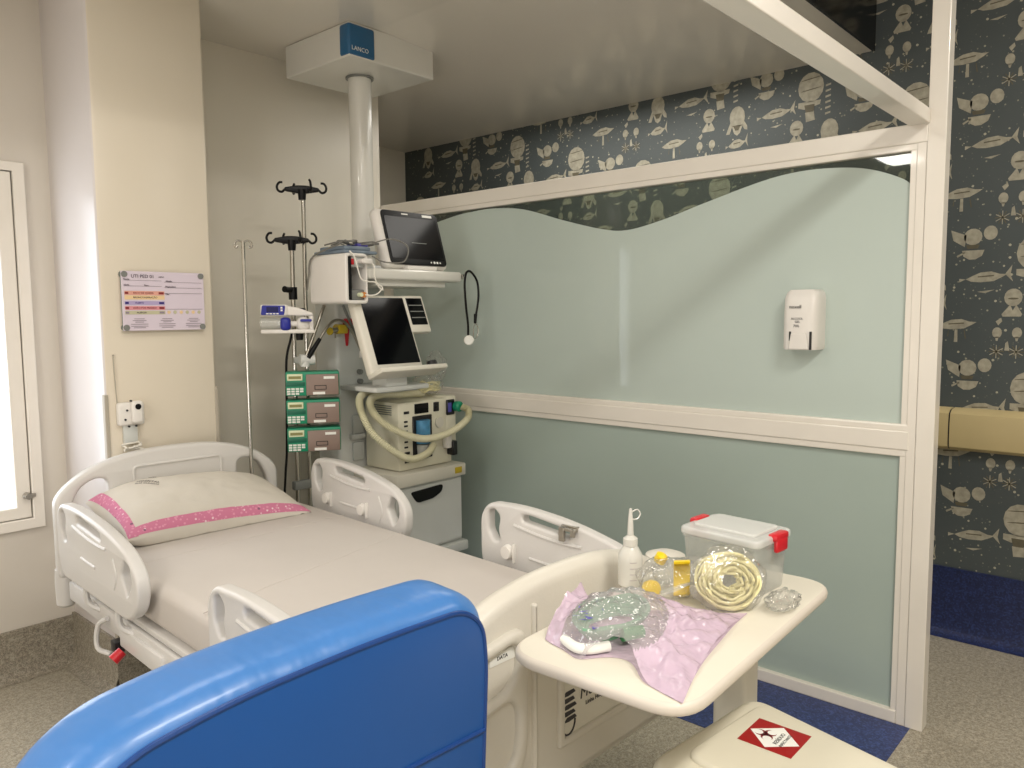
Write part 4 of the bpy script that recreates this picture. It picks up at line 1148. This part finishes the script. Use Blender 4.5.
# ------------------------------------------------------------------ overbed table
tb = Thing('overbed_table', 'cream overbed table with rounded corners beyond the footboard', 'table', (1.362, .752, 0), 2.6)
bm = BM()
plate(bm, rounded([(-.362, -.184), (.362, -.184), (.362, .184), (-.362, .184)], .08, 8), (), .024, .0105, T3(0, 0, .838), 0, 5)
for f in bm.faces:
    if abs(f.normal.z) < .95: f.material_index = 1
tb.part('tabletop', bm, ['table', 'table_edge'], smooth=35)
bm = BM(); box(bm, .24, .32, -.03, .05, .09, .80, .012, 3); box(bm, .05, .33, -.06, .08, .80, .8265, .004); tb.part('column', bm, 'cream')
bm = BM(); box(bm, .25, .31, -.24, .20, .05, .10, .015, 3); box(bm, -.30, .28, -.02, .04, .055, .095, .012, 3); tb.part('base', bm, 'cream')
for x, y in ((.28, -.22), (.28, .18), (-.28, .01)):
    bm = BM(); cyl(bm, (x - .012, y, .027), (x + .012, y, .027), .027, None, 16); tb.part('caster', bm, 'dark')
TZ = .8505

# ------------------------------------------------------------------ things on the table
cn = Thing('storage_box', 'clear plastic storage box with red clip lid on the overbed table', 'storage box', (1.583, .755, TZ), -4)
bm = BM()
prof = [(-.072, -.088), (.072, -.088), (.072, .088), (-.072, .088)]
def ringr(s, z, r=.02): return [bm.verts.new((x * s, y * s, z)) for x, y in rounded(prof, r, 4)]
Rg = [ringr(.93, .0), ringr(.95, .004), ringr(1.03, .105), ringr(1.07, .107), ringr(1.07, .111), ringr(1.01, .109), ringr(.92, .006)]
for A, B in zip(Rg, Rg[1:]):
    for k in range(len(A)): bm.faces.new((A[k], A[(k + 1) % len(A)], B[(k + 1) % len(A)], B[k]))
bm.faces.new(Rg[0][::-1]); bm.faces.new(Rg[-1])
cn.part('box_body', bm, 'clear', smooth=40)
bm = BM()
plate(bm, rounded([(-.078, -.097), (.078, -.097), (.078, .097), (-.078, .097)], .022), (), .018, .006, T3(0, 0, .119)); plate(bm, rounded([(-.056, -.076), (.056, -.076), (.056, .076), (-.056, .076)], .016), (), .008, .003, T3(0, 0, .131))
ld = cn.part('lid', bm, 'clear_lid')
for s_ in (-1, 1):
    bm = BM()
    box(bm, -.028, .028, -.01, .012, .116, .132, .005, 2, 0, T3(.012, s_ * .096, 0)); box(bm, -.024, .024, -.004, .006, .092, .124, .004, 2, 0, T3(.012, s_ * .102, 0))
    cn.part('red_clip', bm, 'red', ld)

bt = Thing('wash_bottle', 'small milky squeeze bottle with long nozzle standing beside the footboard', 'bottle', (1.425, .925, TZ))
bm = BM(); lathe(bm, [(.024, 0), (.027, .003), (.027, .055), (.026, .07), (.017, .086), (.013, .09), (.013, .1)], seg=28); bt.part('bottle_body', bm, 'bottle')
bm = BM(); lathe(bm, [(.016, .09), (.016, .105), (.007, .112), (.006, .14), (.0035, .168), (.003, .172)], seg=20); nz = bt.part('nozzle', bm, 'bottle')
bm = BM(); tube(bm, [(.003, 0, .163), (.014, -.008, .168), (.02, -.012, .158), (.014, -.009, .148), (.004, -.003, .147)], .0016, 6, smooth=5); bt.part('tip_strap', bm, 'bottle', nz)
bm = BM()
for k in range(4): tube(bm, [(.0272 * math.cos(a), .0272 * math.sin(a), .018 + k * .013) for a in (-2.6, -2.4, -2.2, -2.0)], .0006, 4)
bt.part('graduation_marks', bm, 'print_gr')

# mask kit with yellow parts in a clear bag
mk = Thing('mask_kit', 'clear bag holding yellow mask parts, between bottle and coiled tubing', 'medical kit', (1.43, .85, TZ), world=True)
bm = BM()
for k in range(12):
    a0, a1 = -1.3 + k * .26, -1.3 + (k + 1) * .26
    q = []
    for a, w_ in ((a0, 0), (a1, 0), (a1, .036), (a0, .036)): q.append((1.405 + .02 * math.cos(a) + w_ * .7, .805 + .012 * math.cos(a) - w_ * .65, .895 + .04 * math.sin(a)))
    poly(bm, q)
bmesh.ops.remove_doubles(bm, verts=bm.verts, dist=.0005)
bmesh.ops.solidify(bm, geom=bm.faces[:], thickness=.005)
mk.part('yellow_band', bm, 'yellow')
bm = BM(); lathe(bm, [(.008, -.016), (.018, -.013), (.02, 0), (.016, .011), (.008, .014)], seg=18, mtx=T3(1.37, .835, .876) @ RX(70) @ RZ(20)); mk.part('yellow_cup', bm, 'yellow')
bm = BM(); lathe(bm, [(.006, -.01), (.013, -.008), (.013, .008), (.006, .012)], seg=16, mtx=T3(1.428, .85, .925) @ RX(30)); mk.part('yellow_plug', bm, 'yellow')
bm = BM(); ball(bm, (1.468, .86, .885), .034, (1.1, .8, .85), 22); cyl(bm, (1.45, .857, .905), (1.43, .85, .92), .012, .009, 14); mk.part('mask_dome', bm, 'clear')
bm = BM()
for s in (0, .012): tube(bm, [(1.35, .85 + s, .858), (1.38, .80 + s, .875), (1.42, .77, .89), (1.44, .76 - s, .87)], .003, 6, smooth=6)
mk.part('clear_hose', bm, 'clear')
mk.part('clear_film', crumple((1.425, .822, .889), .08, .066, .04, .2, 9.), 'cling')

# coiled yellowish tubing in a bag leaning on the box
ck = Thing('coiled_tubing_pack', 'bagged coil of pale yellow tubing leaning on the storage box', 'tubing', (1.455, .69, TZ), world=True)
cm = T3(1.442, .70, .906) @ RZ(-42) @ RX(70)
bm = BM()
for k in range(26):
    rr = random.Random(k * 5 + 1)
    ra = .018 + .048 * (k / 25); rb = ra * (.84 + rr.uniform(-.05, .05))
    tube(bm, [(ra * math.cos(a * PI / 8) + rr.uniform(-.002, .002), rb * math.sin(a * PI / 8) + rr.uniform(-.002, .002), rr.uniform(-.010, .010) + .009 * math.sin(a * PI / 4 + k)) for a in range(16)], .0028, 6, closed=True, smooth=3, mtx=cm)
ck.part('coiled_tubing', bm, 'tube_y')
bm = crumple((0, 0, 0), .078, .068, .024, .16, 12.)
bmesh.ops.transform(bm, matrix=cm, verts=bm.verts)
for v in bm.verts: v.co.z = max(v.co.z, TZ + .0008)
ck.part('clear_film', bm, 'cling')
ck.part('clear_film', crumple((1.505, .612, .868), .05, .03, .017, .4, 3.), 'cling')

# pink and clear pouch with green tubing
pk = Thing('tubing_pouch', 'crinkled pink and clear pouch with green tubing, at the front of the overbed table', 'medical pouch', (1.2, .75, TZ), world=True)
C1, C2, C3, C4 = Vector((1.075, .882, 0)), Vector((1.245, .925, 0)), Vector((1.435, .655, 0)), Vector((1.03, .572, 0))
def pouch(s, t_, top=True):
    t_ = t_ + .16 * math.exp(-((s - .52) / .16) ** 2) * (1 - t_) ** 2 - .07 * math.exp(-((s - .28) / .1) ** 2) * (1 - t_) ** 2
    s = s - .05 * math.sin(t_ * PI) * s ** 3
    p = (C1 * (1 - s) + C4 * s) * (1 - t_) + (C2 * (1 - s) + C3 * s) * t_
    e = (1 - abs(2 * t_ - 1) ** 3) * (1 - abs(2 * s - 1) ** 4)
    q = Vector((s * 5, t_ * 4, 0))
    n1 = mnoise.noise(q * 1.1 + Vector((3, 1, 0))); n2 = mnoise.noise(q * 3.1)
    t_ = min(1., max(0., t_)); wob = .02 * mnoise.noise(Vector((s * 4, t_ * 2, 8)))
    h = e * (.05 * math.exp(-((s - .33) / .3) ** 2) + .024) + (.012 * n1 + .010 * n2 + .004 * mnoise.noise(q * 7)) * (.35 + .65 * e)
    lift = .05 * max(0, 1 - s / .2) ** 2 * min(1, t_ * 2.2) * (1 + .3 * mnoise.noise(Vector((t_ * 6, 0, 2))))
    return Vector((p.x + wob, p.y - wob * .6, TZ + .0015 + max(0., h) + lift)) if top else Vector((p.x + wob, p.y - wob * .6, TZ + .0008 + lift * .98))
bm = BM()
grid(bm, 70, 50, pouch, lambda s, t_: 0 if (s < .15 or s > .60 + .1 * math.sin(t_ * 5)) else 1)
pk.part('film_cover', bm, ['pinkfilm', 'bagfilm'], smooth=75)
bm = BM(); grid(bm, 40, 20, lambda s, t_: pouch(s, t_, False)); pk.part('paper_backing', bm, 'pinkfilm', smooth=60)
bm = BM()
for k in range(6):
    rr = random.Random(k)
    c = pouch(.30, .58)
    pts = []
    for a in range(18):
        th = a * 2 * PI / 18
        s_, t2 = .33 + (.135 + .012 * k) * math.cos(th), .52 + (.25 + .022 * k) * math.sin(th)
        p = pouch(s_, t2); p.z = TZ + .009 + .0065 * k * .8 + rr.uniform(0, .004)
        pts.append(p)
    tube(bm, pts, .0052, 8, closed=True, smooth=3)
pk.part('green_tubing', bm, 'tube_g')
bm = BM(); a_, b_ = pouch(.47, .26), pouch(.55, .36); a_.z = b_.z = TZ + .022
cyl(bm, a_, b_, .014, .011, 16); pk.part('green_connector', bm, 'tube_gd')
bm = BM()
a_, b_, c_, d_ = pouch(.16, .10), pouch(.26, .06), pouch(.36, .08), pouch(.44, .12)
for p in (a_, b_, c_, d_): p.z = TZ + .0115
tube(bm, [a_, b_, c_, d_], .0095, 10, smooth=6); pk.part('rolled_gauze', bm, 'label_w')
bm = BM()
for k in range(12):
    rr = random.Random(k + 40); p = pouch(.22 + rr.uniform(0, .2), .14 + rr.uniform(0, .2)); p.z += .003
    poly(bm, [p + Vector((rr.uniform(-.012, .012), rr.uniform(-.012, .012), 0)) for _ in range(3)])
pk.part('purple_print', bm, 'purple', smooth=None)

# ------------------------------------------------------------------ waste bin
wb = Thing('waste_bin', 'cream lidded waste bin with red and white hazard sticker beside the overbed table', 'waste bin', (1.30, .455, 0), -6)
bm = BM(); box(bm, -.165, .11, -.22, .22, .012, .60, .03, 4, 0, None, (.82, .84)); wb.part('bin_body', bm, 'bin')
bm = BM()
plate(bm, rounded([(-.185, -.245), (.12, -.245), (.185, .24), (-.185, .24)], .055, 8), (), .05, .018, T3(0, 0, .625))
plate(bm, rounded([(-.13, -.2), (.085, -.2), (.145, .20), (-.13, .20)], .04, 8), (), .024, .009, T3(0.01, 0, .648))
ld = wb.part('lid', bm, 'bin')
ZS = .6603
bm = BM()
scx, scy = .045, .112
def st2(x, y): return (scx + x, scy + y)
def rot_s(p):
    p = (p[0] * .92, p[1] * .96)
    a = math.radians(6); return (scx + p[0] * math.cos(a) - p[1] * math.sin(a), scy + p[0] * math.sin(a) + p[1] * math.cos(a))
def sp(pts, z, mi): poly(bm, [(*rot_s(p), z) for p in pts], mi)
sp([(-.053, -.053), (.053, -.053), (.053, .053), (-.053, .053)], ZS, 0)
sp([(0, -.049), (.047, 0), (0, .049), (-.047, 0)], ZS + .0003, 1)
# hazard trefoil: three open crescents round a small ring
for k in range(3):
    a = math.radians(90 + 120 * k)
    cx_, cy_ = .0108 * math.cos(a), .017 + .0108 * math.sin(a)
    q = []
    for i in range(15):
        th = a + math.radians(40 + 280 * i / 14)
        q.append((cx_ + .0116 * math.cos(th), cy_ + .0116 * math.sin(th)))
    ix, iy = cx_ + .004 * math.cos(a), cy_ + .004 * math.sin(a)
    for i in range(14, -1, -1):
        th = a + math.radians(44 + 272 * i / 14)
        q.append((ix + .0088 * math.cos(th), iy + .0088 * math.sin(th)))
    for i in range(14):
        sp([q[i], q[i + 1], q[28 - i], q[29 - i]], ZS + .0006, 3)
for i in range(16):
    b0, b1 = 2 * PI * i / 16, 2 * PI * (i + 1) / 16
    sp([(.0062 * math.cos(b0), .017 + .0062 * math.sin(b0)), (.0062 * math.cos(b1), .017 + .0062 * math.sin(b1)), (.0048 * math.cos(b1), .017 + .0048 * math.sin(b1)), (.0048 * math.cos(b0), .017 + .0048 * math.sin(b0))], ZS + .0008, 2)
text(bm, 'RESÍDUO', .011, T3(*rot_s((0, -.010)), ZS + .0008) @ RZ(6), 2, depth=.0001)
text(bm, 'INFECTANTE', .0085, T3(*rot_s((0, -.022)), ZS + .0008) @ RZ(6), 2, depth=.0001)
wb.part('hazard_sticker', bm, ['sticker_red', 'label_w', 'ink', 'print_rd'], ld, smooth=None)
bm = BM(); box(bm, -.22, -.15, -.16, .10, .585, .612, .012, 3); wb.part('lid_grip', bm, 'bin', ld)
bm = BM(); box(bm, -.07, .07, -.28, -.2, .02, .045, .008, 2); wb.part('pedal', bm, 'grey_dk')

# ------------------------------------------------------------------ blue armchair seen from behind
ch = Thing('recliner_chair', 'blue vinyl recliner chair with piped backrest, seen from behind', 'armchair', (.558, 1.19, 0))
lean = T3(0, -.221, 0) @ RX(3)
HWc = .345
top = [(-HWc, .50), (HWc, .50), (HWc, .91), (HWc - .012, .98), (HWc - .06, 1.015), (.1, 1.022), (-.12, 1.018), (-HWc + .09, 1.0), (-HWc + .02, .95), (-HWc, .86)]
out = rounded(top, [.03, .03, .08, .04, .06, .3, .3, .09, .06, .08], 6)
bm = BM(); plate(bm, out, (), .145, .045, lean @ XZ, 0, 5)
bk = ch.part('backrest', bm, 'blue_vinyl', smooth=60)
ins = [(x * (1 - .02 / HWc), z - .02 if z > .6 else z + .02) for x, z in out]
bm = BM(); plate(bm, ins, (), .012, .005, lean @ T3(0, -.069, 0) @ XZ); ch.part('back_panel', bm, 'blue_back', bk, smooth=50)
bm = BM(); tube(bm, [lean @ Vector((x, -.0735, z)) for x, z in ins], .0042, 8, closed=True); ch.part('piping', bm, 'piping', bk)
bm = BM(); tube(bm, [lean @ Vector((x, -.0755, .775 + .01 * math.cos(x * 5))) for x in [-.322 + i * .0644 for i in range(11)]], .0042, 8); ch.part('piping', bm, 'piping', bk)
bm = BM(); box(bm, -.18, .18, -.14, .40, .33, .47, .045, 4); ch.part('seat', bm, 'blue_vinyl', smooth=60)
for s in (-1, 1):
    bm = BM(); box(bm, s * .212 - .03, s * .212 + .03, -.15, .36, .2, .62, .03, 4); ch.part('armrest', bm, 'blue_vinyl', smooth=60)
bm = BM(); box(bm, -.21, .21, -.22, .34, .12, .33, .02, 3); ch.part('chair_base', bm, 'blue_back')
for x in (-.18, .18):
    for y in (-.18, .3):
        bm = BM(); cyl(bm, (x, y, 0), (x, y, .125), .022, .026, 14); ch.part('leg', bm, 'dark')

# ------------------------------------------------------------------ lights
def area(name, loc, sx, sy, power, col, rot=(0, 0, 0)):
    l = bpy.data.lights.new(name, 'AREA'); l.shape = 'RECTANGLE'; l.size = sx; l.size_y = sy; l.energy = power; l.color = col
    o = bpy.data.objects.new(name, l); COL.objects.link(o); o.location = loc; o.rotation_euler = [math.radians(a) for a in rot]
    return o
WARM = (1.0, .955, .88); NEU = (1.0, .97, .93)
area('overhead_light', (-1.27, 1.97, 2.70), .6, .3, 28, WARM)
area('overhead_light', (.9, 1.75, 2.70), .6, .6, 10, WARM)
area('overhead_light', (.9, -.6, 3.03), 1.0, .3, 58, WARM)
area('overhead_light', (-.9, -.9, 3.03), 1.2, .6, 50, NEU)  # added soft fill above the camera side, evens out the room
area('overhead_light', (3.35, -.6, 3.03), .6, .6, 18, WARM)
area('overhead_light', (3.3, 2.4, 2.60), .4, 1.6, 17, WARM)  # added fill over the neighbouring bay, brightens the wallpaper
area('fill_light', (XL + .04, .6, 1.2), 2.0, 1.8, 62, NEU, (118, 0, -90))  # added fill at the left wall, tilted up to lift ceiling and walls
area('window_light', (.66, YB - .03, 1.33), .55, 1.2, 4, (.92, .95, 1.0), (90, 0, 180))
w = bpy.data.worlds.new('world'); SC.world = w; w.use_nodes = True
w.node_tree.nodes['Background'].inputs[0].default_value = (.9, .85, .78, 1); w.node_tree.nodes['Background'].inputs[1].default_value = .25
SC.view_settings.view_transform = 'Standard'
SC.view_settings.exposure = -.2
